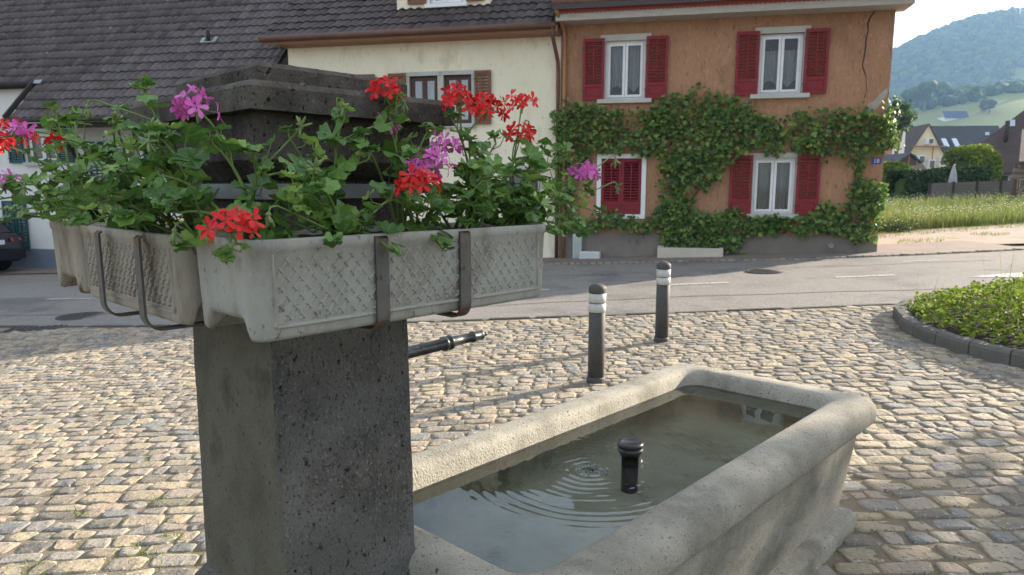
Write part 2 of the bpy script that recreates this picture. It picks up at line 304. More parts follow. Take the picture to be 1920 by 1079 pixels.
M['redtrim'] = mat('red_trim', [(0.26, 0.05, 0.045), (0.32, 0.07, 0.06)], 5, 0.7)
M['vine'] = mat('vine_leaf', [(0.05, 0.11, 0.028), (0.14, 0.235, 0.055), (0.085, 0.165, 0.042), (0.26, 0.35, 0.08)], 3, 0.5, spec=0.35, vary=0.9, translucent=0.35)
M['vinestem'] = mat('vine_stem', [(0.09, 0.065, 0.045), (0.14, 0.105, 0.075)], 10, 0.9)
M['trough'] = mat('trough_stone', [(0.5, 0.44, 0.36), (0.62, 0.55, 0.45)], 3, 0.9, 0.004, 50)
M['blocks'] = mat('pale_block', [(0.5, 0.52, 0.5), (0.62, 0.63, 0.61)], 3, 0.9)
M['post'] = mat('pale_green_post', [(0.35, 0.40, 0.37), (0.43, 0.48, 0.45)], 3, 0.7)
M['signblue'] = mat('enamel_blue', [(0.035, 0.075, 0.36), (0.045, 0.09, 0.42)], 3, 0.3)
M['signwhite'] = mat('enamel_white', [(0.75, 0.75, 0.78), (0.8, 0.8, 0.82)], 3, 0.3)
M['crack'] = mat('wall_crack', [(0.05, 0.03, 0.025), (0.08, 0.05, 0.04)], 5, 1.0)
M['carpaint'] = mat('dark_blue_paint', [(0.008, 0.009, 0.016), (0.011, 0.012, 0.02)], 3, 0.25, spec=0.6)
M['carglass'] = mat('dark_car_glass', [(0.01, 0.011, 0.012), (0.014, 0.015, 0.016)], 3, 0.06, spec=0.7)
M['rubber'] = mat('tyre_rubber', [(0.012, 0.012, 0.012), (0.02, 0.02, 0.02)], 8, 0.85)
M['alloy'] = mat('alloy_rim', [(0.35, 0.35, 0.36), (0.45, 0.45, 0.46)], 3, 0.35, metal=0.9)
M['taillight'] = mat('tail_lamp', [(0.42, 0.012, 0.02), (0.52, 0.02, 0.03)], 3, 0.15, spec=0.6)
M['chrome'] = mat('chrome', [(0.6, 0.6, 0.62), (0.66, 0.66, 0.67)], 3, 0.15, metal=1.0)
M['bed'] = mat('ground_cover', [(0.11, 0.18, 0.022), (0.21, 0.28, 0.036), (0.29, 0.36, 0.055), (0.15, 0.22, 0.032)], 3, 0.7, spec=0.12, vary=0.9, translucent=0.4)
M['grass'] = mat('meadow_grass', [(0.10, 0.15, 0.03), (0.17, 0.22, 0.055), (0.28, 0.28, 0.11), (0.12, 0.18, 0.04)], 2, 0.7, vary=0.9, translucent=0.4)
M['daisy'] = mat('white_blossom', [(0.65, 0.65, 0.58), (0.75, 0.75, 0.7)], 2, 0.7, translucent=0.3)
M['hedge'] = mat('hedge_leaf', [(0.018, 0.045, 0.012), (0.038, 0.082, 0.018), (0.06, 0.115, 0.022)], 2, 0.6, vary=0.9, translucent=0.3)
M['tree'] = mat('tree_leaf', [(0.03, 0.06, 0.018), (0.055, 0.10, 0.026), (0.085, 0.14, 0.035)], 2, 0.6, vary=0.9, translucent=0.35)
M['bark'] = mat('bark', [(0.07, 0.055, 0.04), (0.13, 0.105, 0.08)], 8, 0.95, 0.02, 20, stretch=(1, 1, 0.2))
M['fence'] = mat('grey_fence', [(0.12, 0.112, 0.108), (0.17, 0.16, 0.152)], 2, 0.8, stretch=(0.3, 0.3, 4))
M['parasol'] = mat('parasol_cloth', [(0.36, 0.38, 0.40), (0.44, 0.46, 0.48)], 4, 0.9)
M['yellow'] = mat('yellow_render', [(0.66, 0.60, 0.40), (0.74, 0.68, 0.48)], 0.5, 0.95)
M['roof_brown'] = mat('far_brown_roof', [(0.055, 0.04, 0.037), (0.09, 0.065, 0.058)], 1.2, 0.9, 0.02, 8, speck=((0.12, 0.09, 0.08), 3, 0.55, 0.2))
M['roof_slate'] = mat('far_slate_roof', [(0.038, 0.04, 0.048), (0.058, 0.06, 0.07)], 1.2, 0.7, 0.02, 8)
M['roof_grey'] = mat('far_grey_roof', [(0.07, 0.066, 0.066), (0.11, 0.104, 0.10)], 1.2, 0.8, 0.02, 8)
M['roof_red'] = mat('far_red_roof', [(0.25, 0.10, 0.065), (0.36, 0.16, 0.10)], 1.2, 0.9, 0.02, 8)
M['farglass'] = mat('far_window', [(0.03, 0.035, 0.04), (0.06, 0.065, 0.07)], 2, 0.1, spec=0.6)
M['skylight'] = mat('skylight_glass', [(0.5, 0.55, 0.6), (0.6, 0.65, 0.7)], 2, 0.08, metal=0.8)
M['log'] = mat('grey_log', [(0.13, 0.12, 0.105), (0.24, 0.22, 0.195)], 5, 0.95, 0.01, 30)
M['stonewall'] = mat('old_plaster', [(0.38, 0.34, 0.28), (0.52, 0.48, 0.41)], 1.2, 0.95, 0.02, 10)
M['hill'] = mat('hill_meadow', [(0.10, 0.15, 0.04), (0.17, 0.20, 0.06), (0.22, 0.22, 0.085)], 0.006, 1.0)
M['forest'] = mat('forest_leaf', [(0.018, 0.036, 0.014), (0.036, 0.064, 0.02), (0.065, 0.105, 0.03)], 0.02, 0.9, 2.5, 0.35, vary=0.7)
M['solar'] = mat('solar_panel', [(0.03, 0.045, 0.10), (0.045, 0.06, 0.13)], 0.3, 0.6, spec=0.2)

# ------------------------------------------------------------------ the setting: ground, hill, road, square
def grid_sheet(name, xs, ys, zf, material, smooth=True):
    m = MB(); V = [(x, y, zf(x, y)) for y in ys for x in xs]; nx = len(xs)
    F = [(j * nx + i, j * nx + i + 1, (j + 1) * nx + i + 1, (j + 1) * nx + i) for j in range(len(ys) - 1) for i in range(nx - 1)]
    m.add(V, F); return tag(m.build(name, material, None, smooth, origin=np.zeros(3)), kind='structure')
gx = [-1700, -1000, -300, -100, -30, 0, 30, 100, 300, 1000, 1700]
gy = [-1700, -500, -100, -30, 0, 30, 100, 300, 1000, 1700]
grid_sheet('ground', gx, gy, lambda x, y: gz(x) - 0.04, M['ground'])
def G(a): return math.exp(-0.5 * a * a)
def hill_z(x, y):
    h = 252 * G((x - 750) / 225) * G((y - 1120) / 230) + 15 * G((x - 480) / 150) * G((y - 1200) / 230)
    h += 52 * G((x - 330) / 130) * G((y - 560) / 110) + 42 * G((x - 470) / 120) * G((y - 640) / 120)
    h += 60 * G((x + 700) / 500) * G((y - 1300) / 300) + 40 * G((x - 1500) / 200)
    h += 6 * noise.noise(Vector((x * 0.006, y * 0.006, 0.3))) * min(1, h / 30) + 0.2
    return h - 3.0
grid_sheet('hill', list(np.arange(-900, 1690, 25.0)), list(np.arange(230, 1690, 25.0)), hill_z, M['hill'])

near_pts = [(-30, 17.0), (-14, 11.6), (-7.2, 9.85), (-4, 9.25), (-1.3, 8.95), (3, 8.87), (5, 8.9), (7, 9.05), (10, 9.5), (16, 10.6), (30, 14)]
far_pts = [(-30, 21.0), (-14, 17.75), (-5, 16.1), (0.95, 14.87), (5.7, 14.05), (8, 14.0), (10, 14.15), (16, 15.0), (30, 18.4)]
def interp(pts, x): return float(np.interp(x, [p[0] for p in pts], [p[1] for p in pts]))
def strip(name, fa, fb, x0, x1, dz, material, step=0.5):
    xs = np.arange(x0, x1 + step / 2, step); m = MB()
    V = [(x, fa(x), gz(x) + dz) for x in xs] + [(x, fb(x), gz(x) + dz) for x in xs]; n = len(xs)
    m.add(V, [(i, i + 1, n + i + 1, n + i) for i in range(n - 1)]); return tag(m.build(name, material), kind='structure')
yn = lambda x: interp(near_pts, x); yf = lambda x: interp(far_pts, x)
facY = lambda x: P0[1] + (x - P0[0]) * EE[1] / EE[0]
road = strip('road', yn, yf, -30, 30, 0.0, M['asphalt'])
strip('pavement', lambda x: yf(x) + 0.13, lambda x: max(facY(x), yf(x) + 0.9) + (0.15 if x < 7.4 else 1.3), -30, 10.4, 0.02, M['paver'], 0.4)
bed_of_square = strip('square_bed', lambda x: -6.0, yn, -16, 16, -0.003, M['joint'])
# drive of gravel and the meadow behind the houses
sheet('gravel_drive', [(7.9, 14.9), (10.4, 15.4), (16, 15.1), (30, 18.5), (34, 26), (16, 21.0), (11.5, 20.2), (9.3, 19.2), (8.2, 17.0)], M['gravel'], 0.008)
sheet('meadow', [(9.3, 19.0), (11.5, 19.9), (16, 20.7), (36, 26), (60, 40), (60, 60), (10, 60), (8.8, 30)], M['grass'], 0.004)
# painted dashes, covers
def paint(pts, dz=0.006, material=None, name='road_marking'):
    return sheet(name, pts, material or M['paint'], dz, parent=road)
def dash(a, b, wd):
    a, b = np.array(a), np.array(b); d = (b - a) / np.linalg.norm(b - a); q = np.array([-d[1], d[0]]) * wd / 2
    paint([tuple(a - q), tuple(b - q), tuple(b + q), tuple(a + q)])
dash((2.49, 11.28), (3.45, 11.27), 0.11); dash((5.2, 11.37), (6.15, 11.38), 0.11); dash((-8.3, 12.55), (-7.4, 12.4), 0.1)
dash((-0.4, 11.3), (0.6, 11.28), 0.11); dash((-3.6, 11.5), (-2.6, 11.4), 0.11); dash((7.2, 13.05), (7.9, 13.1), 0.09)
paint([(7.0, 10.85), (7.6, 10.62), (9.4, 10.9), (9.2, 11.2), (7.7, 11.05)])
def cover(c, r, label):
    mt = MB(); z = gz(c[0])
    mt.lathe((c[0], c[1], z - 0.03), [(r, 0), (r, 0.035), (r * 0.93, 0.037), (r * 0.9, 0.033), (0.001, 0.033)], 28)
    o = mt.build('manhole_cover', M['iron'], label=label, cat='manhole cover')
    for k in range(-3, 4):
        L = math.sqrt(max(0.01, 0.72 - (k / 4) ** 2)) * r; g = MB()
        g.box((c[0], c[1] + k * r / 4, z + 0.006), (L, 0, 0), (0, r * 0.05, 0), (0, 0, 0.004)); g.build('rib', M['iron'], o)
cover((4.49, 12.45), 0.36, 'round dark iron manhole cover in the road before the orange house')
cover((-6.4, 10.47), 0.36, 'round grey manhole cover in the shaded road below the hanging planters')
gd = MB(); gd.box((-6.5, 9.5, gz(-6.5) + 0.0), (0.36, 0.06, 0.0144), (-0.03, 0.15, 0), (0, 0, 0.008))
dr = gd.build('drain_grate', M['iron'], label='dark rectangular drain grate at the edge of the shaded road', cat='drain')
for k in range(-4, 5):
    g = MB(); g.box((-6.5 + k * 0.075, 9.5 + k * 0.0125, gz(-6.5 + k * 0.075) + 0.012), (0.012, 0, 0), (-0.025, 0.125, 0), (0, 0, 0.006)); g.build('bar', M['iron'], dr)

# tar seams and a repaired patch in the asphalt
def seam(pts, wd):
    P_ = [np.array(p, float) for p in pts]; q_ = np.array([0, wd / 2]); paint([tuple(p - q_) for p in P_] + [tuple(p + q_) for p in reversed(P_)], 0.004, M['asphalt_patch'], 'tar_seam')
seam([(x, 9.95 + 0.10 * math.sin(x * 0.7) + 0.03 * math.sin(x * 3.1) + max(0, -x - 2) * 0.13) for x in np.arange(-9, 9, 0.3)], 0.035)
seam([(x, 12.9 + 0.12 * math.sin(x * 0.5 + 1) + 0.03 * math.sin(x * 2.7) + max(0, -x) * 0.14) for x in np.arange(-9, 9, 0.3)], 0.03)
paint([(-1.9, 10.6), (0.3, 10.45), (0.4, 11.05), (-1.8, 11.2)], 0.003, M['asphalt_patch'], 'repair_patch')

# row of setts that forms the far gutter
gut = strip('gutter', lambda x: yf(x) - 0.005, lambda x: yf(x) + 0.135, -30, 30, 0.003, M['joint'], 0.5)
sv = [(-1, -1, 0), (1, -1, 0), (1, 1, 0), (-1, 1, 0), (-0.82, -0.8, 1), (0.82, -0.8, 1), (0.82, 0.8, 1), (-0.82, 0.8, 1)]
sett_me = mesh_of('sett', sv, [(4, 5, 6, 7), (0, 1, 5, 4), (1, 2, 6, 5), (2, 3, 7, 6), (3, 0, 4, 7)], M['cobble'])
x = -1.2
while x < 13:
    L = random.uniform(0.12, 0.17); y = yf(x + L / 2) + 0.065
    o = bpy.data.objects.new('sett', sett_me)
    link(o, gut, Matrix.Translation((x + L / 2, y, gz(x) + 0.002)) @ Matrix.Rotation(random.uniform(-0.1, 0.1), 4, 'Z') @ Matrix.Diagonal((L / 2 - 0.006, 0.056, random.uniform(0.02, 0.035), 1)))
    x += L
# flush edging along the near side of the road
edge = strip('road_edging', lambda x: yn(x) - 0.10, lambda x: yn(x) - 0.012, -16, 16, 0.002, M['kerb'], 0.5)
x = -9.0
eme = mesh_of('edging_stone', [(v[0], v[1], v[2]) for v in sv], [(4, 5, 6, 7), (0, 1, 5, 4), (1, 2, 6, 5), (2, 3, 7, 6), (3, 0, 4, 7)], M['kerb'])
while x < 7:
    L = random.uniform(0.5, 0.8); xm = x + L / 2; sl = (yn(xm + 0.3) - yn(xm - 0.3)) / 0.6
    o = bpy.data.objects.new('edging_stone', eme)
    link(o, edge, Matrix.Translation((xm, yn(xm) - 0.055, gz(xm) - 0.012)) @ Matrix.Rotation(math.atan(sl), 4, 'Z') @ Matrix.Rotation(-math.atan(0.04), 4, 'Y') @ Matrix.Diagonal((L / 2 - 0.006, 0.042, random.uniform(0.02, 0.032), 1)))
    x += L

# planting bed with kerb stones
bed_line = [(9.5, 9.15), (7.5, 8.98), (6.3, 8.86), (5.3, 8.68), (4.75, 8.42), (4.40, 7.95), (4.15, 7.30), (4.08, 6.80), (4.10, 6.33), (4.17, 5.98), (4.32, 5.55), (4.65, 5.0), (5.3, 4.45), (6.4, 4.0), (8.0, 3.9)]
bed_poly = bed_line + [(11.0, 4.2), (11.5, 8.0)]
def in_poly(x, y, P):
    c = False; j = len(P) - 1
    for i in range(len(P)):
        if (P[i][1] > y) != (P[j][1] > y) and x < (P[j][0] - P[i][0]) * (y - P[i][1]) / (P[j][1] - P[i][1]) + P[i][0]: c = not c
        j = i
    return c
sheet('flower_bed', bed_poly, M['soil'], 0.09)
kb = empty('bed_kerb', (4.1, 6.8, gz(4.1)), 'curved dark granite kerb stones round the green planting bed', 'kerb')
arc = [np.array(p, float) for p in bed_line]; lens = [0]
for a, b in zip(arc, arc[1:]): lens.append(lens[-1] + np.linalg.norm(b - a))
def along(d):
    d = min(max(d, 0), lens[-1]); i = min(np.searchsorted(lens, d, 'right') - 1, len(arc) - 2)
    return arc[i] + (arc[i + 1] - arc[i]) * ((d - lens[i]) / (lens[i + 1] - lens[i]))
d = 0
while d < lens[-1] - 0.3:
    L = random.uniform(0.34, 0.5); mb = MB(); rings = []
    for q in np.linspace(d + 0.006, min(d + L, lens[-1]) - 0.006, 5):
        p = along(q); t = along(q + 0.08) - along(q - 0.08); t /= np.linalg.norm(t); nrm = np.array([t[1], -t[0]]); z = gz(p[0])
        k = random.uniform(-0.004, 0.004)
        prof = [(-0.075, -0.1), (0.06, -0.1), (0.065 + k, 0.09), (0.05 + k, 0.125 + k), (0.0, 0.135 + k), (-0.06, 0.128), (-0.075, 0.1)]
        rings.append([(p[0] - nrm[0] * a, p[1] - nrm[1] * a, z + b) for a, b in prof])
    mb.loft(rings, True, True, True).noise(0.006, 14).build('kerb_stone', M['kerb'], kb, smooth=False); d += L

# leaf scatter helper: folded leaf quads
def leaves(P, Nn, size, fold=0.25, aspect=0.75):
    n = len(P); P = np.asarray(P, float); Nn = np.asarray(Nn, float); Nn /= np.linalg.norm(Nn, axis=1)[:, None] + 1e-9
    r = RNG.normal(size=(n, 3)); x = np.cross(Nn, r); x /= np.linalg.norm(x, axis=1)[:, None] + 1e-9; y = np.cross(Nn, x)
    s = np.asarray(size).reshape(-1, 1) * np.ones((n, 1))
    V = np.stack([P - x * s * 0.5, P - y * s * 0.5 * aspect + Nn * s * fold * 0.5 - x * s * 0.1, P - Nn * s * fold * 0.3 + x * s * 0.0, P + y * s * 0.5 * aspect + Nn * s * fold * 0.5 - x * s * 0.1, P + x * s * 0.55 - Nn * s * fold * 0.5], 1).reshape(-1, 3)
    b = np.arange(n)[:, None] * 5
    F = np.concatenate([b + np.array([[0, 1, 2]]), b + np.array([[1, 4, 2]]), b + np.array([[2, 4, 3]]), b + np.array([[0, 2, 3]])], 1).reshape(-1, 3)
    return V, F
def fast_mesh(name, V, F, material, parent=None, origin=None, **kw):
    V = np.asarray(V, float); F = np.asarray(F, int); o = origin if origin is not None else np.array([V[:, 0].mean(), V[:, 1].mean(), V[:, 2].min()])
    me = bpy.data.meshes.new(name); k = F.shape[1]
    me.vertices.add(len(V)); me.vertices.foreach_set('co', (V - o).ravel().astype(np.float32))
    me.loops.add(F.size); me.loops.foreach_set('vertex_index', F.ravel().astype(np.int32))
    me.polygons.add(len(F)); me.polygons.foreach_set('loop_start', (np.arange(len(F)) * k).astype(np.int32)); me.polygons.foreach_set('loop_total', np.full(len(F), k, np.int32))
    sm = kw.pop('smooth', False)
    if sm: me.polygons.foreach_set('use_smooth', np.ones(len(F), bool))
    me.update(calc_edges=True); me.validate(); me.materials.append(material)
    ob = bpy.data.objects.new(name, me); link(ob, parent, Matrix.Translation(Vector(o))); tag(ob, **kw); return ob

pts, nrm, siz = [], [], []
while len(pts) < 9000:
    x, y = random.uniform(4.0, 9.5), random.uniform(3.9, 9.1)
    if not in_poly(x, y, bed_poly) or x > 1.05 * y + 0.6: continue
    dmin = min(np.linalg.norm(along(q) - (x, y)) for q in np.linspace(0, lens[-1], 40))
    if dmin < 0.13: continue
    h = (0.09 + 0.22 * min(1, (dmin - 0.1) / 0.7)) * (0.62 + 0.75 * (noise.noise(Vector((x * 1.7, y * 1.7, 4))) * 0.5 + 0.5))
    z = gz(x) + 0.1 + h * random.uniform(0.35, 1.08); pts.append((x, y, z)); nrm.append((random.gauss(0, 0.6), random.gauss(-0.2, 0.6), 1)); siz.append(random.uniform(0.035, 0.075))
V, F = leaves(pts, nrm, siz); fast_mesh('ground_cover', V, F, M['bed'], label='bright green leafy ground cover filling the kerbed bed', cat='ground cover', kind='stuff')
# tall wild grass standing in the bed
def blades(P, h, lean, wd, seg=3):
    V, F = [], []
    for (x, y, z) in P:
        a = random.uniform(0, 6.28); hh = h * random.uniform(0.55, 1.1); l = lean * random.uniform(0.2, 1.2) * hh; w_ = wd * random.uniform(0.7, 1.3); b = len(V); qa = a + random.uniform(0.8, 2.2)
        for i in range(seg + 1):
            t = i / seg; ww = w_ * (1 - t) + 0.0004; cx, cy = x + math.cos(a) * l * t * t, y + math.sin(a) * l * t * t
            V += [(cx - math.cos(qa) * ww, cy - math.sin(qa) * ww, z + hh * t * (1 - 0.15 * t)), (cx + math.cos(qa) * ww, cy + math.sin(qa) * ww, z + hh * t * (1 - 0.15 * t))]
        F += [(b + 2 * i, b + 2 * i + 1, b + 2 * i + 3, b + 2 * i + 2) for i in range(seg)]
    return V, F
for k, (gx_, gy_, n_, lab) in enumerate([(5.0, 7.0, 26, 'thin tall grass stalks rising from the kerbed green bed'), (4.75, 8.1, 7, 'few short dry grass stalks at the tip of the kerbed bed')]):
    V, F = blades([(gx_ + random.gauss(0, 0.1), gy_ + random.gauss(0, 0.1), gz(gx_) + 0.1) for _ in range(n_)], 0.95 if k == 0 else 0.45, 0.22, 0.004, 5)
    fast_mesh('grass_tuft', V, F, M['grass'], label=lab, cat='grass')

# cobbles of the square: irregular rows of domed setts
def stone_verts(quad, h, z0):
    c = quad.mean(0); out = []
    for i in range(4):
        a, b, cprev = quad[i], quad[(i + 1) % 4], quad[i - 1]
        k1, k2 = random.uniform(0.08, 0.26), random.uniform(0.08, 0.22)
        out += [a + (cprev - a) * k1, a + (b - a) * k2]
    out = np.array(out); out = c + (out - c) * (1 + RNG.uniform(-0.12, 0.07, (8, 1)))
    tx, ty = random.gauss(0, 0.035), random.gauss(0, 0.035)
    V = []
    for sc, zz in ((1.0, -0.035), (0.975, h * 0.62), (0.88, h * 0.95), (0.5, h)):
        for p in out:
            q = c + (p - c) * sc; V.append((q[0], q[1], z0 + zz + (tx * (p[0] - c[0]) + ty * (p[1] - c[1])) + (random.gauss(0, 0.0020) if sc < 1 else 0)))
    V.append((c[0], c[1], z0 + h * 1.02 + random.gauss(0, 0.002)))
    return V
stone_F = []
for r_ in range(3):
    for i in range(8): stone_F.append((r_ * 8 + i, r_ * 8 + (i + 1) % 8, (r_ + 1) * 8 + (i + 1) % 8, (r_ + 1) * 8 + i))
stone_F3 = [t for q in stone_F for t in ((q[0], q[1], q[2]), (q[0], q[2], q[3]))] + [(24 + i, 24 + (i + 1) % 8, 32) for i in range(8)]
basin_px = [(770, 860), (1250, 670), (1330, 680), (1630, 770), (1590, 1000), (1480, 1079), (770, 1079)]
stones = []; rowy = -0.2; rk = 0
wob = lambda x, k: 0.10 * math.sin(x * 0.55 + 1.0) + 0.03 * noise.noise(Vector((x * 0.9, k * 0.35, 2.0)))
while rowy < 10.6:
    dy = random.uniform(0.09, 0.14); x = -1.15 * max(rowy, 1.5) - 1.6; xe = 1.15 * max(rowy, 1.5) + 1.6
    cut = [x + random.uniform(0, 0.1)]
    while cut[-1] < xe: cut.append(cut[-1] + random.choice([random.uniform(0.09, 0.14), random.uniform(0.12, 0.19), random.uniform(0.16, 0.25)]))
    for xa, xb in zip(cut, cut[1:]):
        g = random.uniform(0.003, 0.007); xm = (xa + xb) / 2; ym = rowy + dy / 2 + wob(xm, rk)
        if ym > yn(xm) - 0.16 or in_poly(xm, ym, bed_poly): continue
        s_, t_ = xm * D1[0] + ym * D1[1], xm * D2[0] + ym * D2[1]
        if (0.66 < s_ < 3.42 and 0.97 < t_ < 1.99): continue
        if min(np.linalg.norm(along(q) - (xm, ym)) for q in (lens[4:12] if xm > 3.5 else [0])) < 0.12: continue
        j = lambda: random.uniform(-0.014, 0.014)
        quad = np.array([(xa + g + j(), rowy + g + wob(xa, rk) + j()), (xb - g + j(), rowy + g + wob(xb, rk) + j()), (xb - g + j(), rowy + dy - g + wob(xb, rk + 1) + j()), (xa + g + j(), rowy + dy - g + wob(xa, rk + 1) + j())])
        stones.append((quad, random.uniform(0.0075, 0.0115), gz(xm) - 0.006, (xm, ym)))
    rowy += dy; rk += 1
def stone_show(st):
    xm, ym = st[3]
    if ym < 1.0: return -1
    X, Y = to_px((xm, ym, gz(xm)))
    if not (-5 < X < 1925 and 560 < Y < 1085) or (355 < X < 775 and Y > 600) or in_poly(X, Y, basin_px): return -1
    q = [to_px((p[0], p[1], gz(p[0]))) for p in st[0]]
    return abs(sum(q[i][0] * q[i - 1][1] - q[i - 1][0] * q[i][1] for i in range(4))) / 2
order = sorted(range(len(stones)), key=lambda i: -stone_show(stones[i]))
single = set(i for i in order[:300] if stone_show(stones[i]) > 0)
VV, FF = [], []
for i, (q, h, z0, c) in enumerate(stones):
    v = stone_verts(q, h, z0)
    if i in single:
        mb = MB(); mb.add(v, stone_F3); mb.build('cobblestone', M['cobble'], bed_of_square, smooth=True)
    else:
        b = len(VV); VV += v; FF += [(a + b, e_ + b, f_ + b) for a, e_, f_ in stone_F3]
fast_mesh('cobblestones', VV, FF, M['cobble'], bed_of_square, kind='stuff', smooth=True)
# weeds and blades of grass in the joints
jp = []
for (X, Y, sx, n_) in [(640, 1060, 30, 0), (150, 965, 14, 26), (300, 940, 16, 40), (330, 1010, 14, 26), (60, 1075, 40, 60), (250, 1055, 30, 34), (270, 980, 20, 20), (1005, 668, 10, 12), (1640, 800, 14, 12), (280, 1035, 20, 30), (720, 870, 12, 10), (1480, 655, 8, 8), (1770, 665, 10, 20), (1700, 635, 8, 24)]:
    for _ in range(n_):
        p = on_ground(X + random.gauss(0, sx), Y + random.gauss(0, sx * 0.35)); jp.append((p[0], p[1], p[2] - 0.005))
V, F = blades(jp, 0.035, 0.5, 0.0025, 2); fast_mesh('joint_grass', V, F, M['bed'], label='tiny tufts of grass growing between the cobbles', cat='grass', kind='stuff')

# ------------------------------------------------------------------ the fountain
fountain = empty('stone_fountain', SP(2.0, 1.5, 0.0), 'weathered stone village fountain with square pillar and long water trough', 'fountain')
def ring(s0, s1, t0, t1, r, z, na=30, nb=16, nc=5): return [SP(a, b, z) for a, b in rrect(s0, s1, t0, t1, r, nc, na, nb)]
def pillar_ring(o, z, r=0.006, na=26, nb=26): return ring(0.731 - o, 1.100 + o, 1.394 - o, 1.800 + o, r, z, na, nb, 1)
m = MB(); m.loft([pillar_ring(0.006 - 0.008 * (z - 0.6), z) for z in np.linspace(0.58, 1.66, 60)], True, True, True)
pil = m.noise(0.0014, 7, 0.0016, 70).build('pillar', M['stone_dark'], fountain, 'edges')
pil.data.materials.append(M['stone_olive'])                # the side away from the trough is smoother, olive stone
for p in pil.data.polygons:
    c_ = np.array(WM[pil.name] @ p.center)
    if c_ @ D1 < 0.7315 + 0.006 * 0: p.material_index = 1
m = MB(); m.loft([ring(0.690, 1.14, 1.355, 1.84, 0.02, z, 20, 20, 3) for z in np.linspace(-0.15, 0.555, 14)] +
                 [ring(0.694, 1.136, 1.359, 1.836, 0.02, 0.575, 20, 20, 3), ring(0.705, 1.125, 1.37, 1.825, 0.02, 0.59, 20, 20, 3), ring(0.727, 1.103, 1.39, 1.804, 0.015, 0.62, 20, 20, 3)], True, True, True)
m.noise(0.003, 10, 0.002, 50).build('pillar_base', M['stone_dark'], fountain, 'edges')
m = MB(); m.loft([ring(0.725, 1.106, 1.388, 1.806, 0.012, 1.615, 22, 22, 2), ring(0.712, 1.118, 1.36, 1.84, 0.012, 1.635, 22, 22, 2)] +
                 [ring(0.695, 1.138, 1.338, 1.868, 0.012, z, 22, 22, 2) for z in np.linspace(1.655, 1.75, 8)], True, True, True)
m.noise(0.0018, 8, 0.0012, 90).build('capital', M['stone_cap'], fountain, 'edges')
m = MB(); m.loft([ring(0.660, 1.178, 1.292, 1.920, 0.005, z, 30, 30, 1) for z in np.linspace(1.746, 1.789, 7)] + [ring(0.674, 1.164, 1.306, 1.906, 0.005, 1.802, 30, 30, 1), ring(0.72, 1.12, 1.36, 1.85, 0.005, 1.808, 30, 30, 1)], True, True, True)
m.noise(0.0006, 8, 0.0011, 95).build('cap_slab', M['stone_cap'], fountain, 'edges')
m = MB(); m.loft([ring(0.729, 1.112, 1.388, 1.792, 0.005, z, 28, 28, 1) for z in np.linspace(1.797, 1.841, 7)] + [ring(0.741, 1.100, 1.400, 1.780, 0.005, 1.852, 28, 28, 1), ring(0.80, 1.04, 1.47, 1.71, 0.005, 1.862, 28, 28, 1)], True, True, True)
m.noise(0.0006, 8, 0.0011, 95).build('cap_slab', M['stone_cap'], fountain, 'edges')
# basin: ledge, leaning body, rolled rim, inner walls
BS0, BS1, BT0, BT1, RIM, WZ = 1.075, 3.445, 0.925, 1.965, 0.66, 0.588
def bring(o, z, r): return ring(BS0 + o * 0.8, BS1 - o, BT0 + o, BT1 - o, r, z, 48, 24, 8)
m = MB(); m.loft([bring(0.045, z, 0.018) for z in (-0.15, -0.05, 0.02, 0.085)] + [bring(0.050, 0.092, 0.018), bring(0.066, 0.106, 0.018), bring(0.115, 0.118, 0.016)], True, True, False)
m.noise(0.002, 8, 0.0015, 45).build('ledge', M['stone_basin'], fountain, 'edges')
prof = [(0.112, 0.09), (0.108, 0.15), (0.096, 0.25), (0.084, 0.35), (0.073, 0.44), (0.064, 0.515), (0.052, 0.530), (0.022, 0.535), (0.007, 0.546), (0.0, 0.566), (0.0, 0.600), (0.006, 0.624), (0.018, 0.643), (0.036, 0.654), (0.065, 0.6595), (0.115, 0.6605), (0.135, 0.658), (0.148, 0.651), (0.156, 0.638), (0.160, 0.620), (0.164, 0.600), (0.168, 0.575)]
m = MB(); m.loft([bring(o, z, (0.022 if z < 0.53 else 0.07) + 0.30 * max(0.0, o - 0.09) * (z > 0.53)) for o, z in prof], True); m.noise(0.0012, 4, 0.0005, 60)
bowl = m.build('basin', M['stone_basin'], fountain, True)
prof2 = [(0.1685, 0.576), (0.174, 0.5), (0.178, 0.485), (0.19, 0.462), (0.21, 0.448), (0.25, 0.44), (0.30, 0.438)]
m = MB(); m.loft([bring(o, z, 0.095) for o, z in prof2], True, False, True); m.noise(0.003, 6).build('inner_lining', M['basin_floor'], bowl, True)
# spout and overflow
sp0 = SP(1.06, 1.60, 1.122); spd = SP(1.54, 1.60, 1.135) - sp0; Ls = np.linalg.norm(spd)
fl = MB(); fl.lathe(sp0, [(0.036, 0.03), (0.036, 0.045), (0.021, 0.05), (0.0185, 0.10), (0.0175, 0.33), (0.0225, 0.333), (0.0225, 0.343), (0.018, 0.345), (0.018, 0.352), (0.0225, 0.354), (0.0225, 0.364), (0.0165, 0.367), (0.0145, 0.45), (0.018, 0.452), (0.018, 0.461), (0.013, 0.463), (0.0155, 0.488), (0.016, 0.496), (0.008, 0.498), (0.004, 0.504), (0.007, 0.509), (0.0075, 0.514), (0.004, 0.520), (0.001, 0.522)], 18, spd)
fl.build('spout', M['spout'], fountain, True)
op = SP(2.215, 1.462, 0)
m = MB(); m.lathe((op[0], op[1], 0.425), [(0.033, 0), (0.033, 0.167)], 20); pipe = m.build('overflow_pipe', M['black_plastic'], fountain, True)
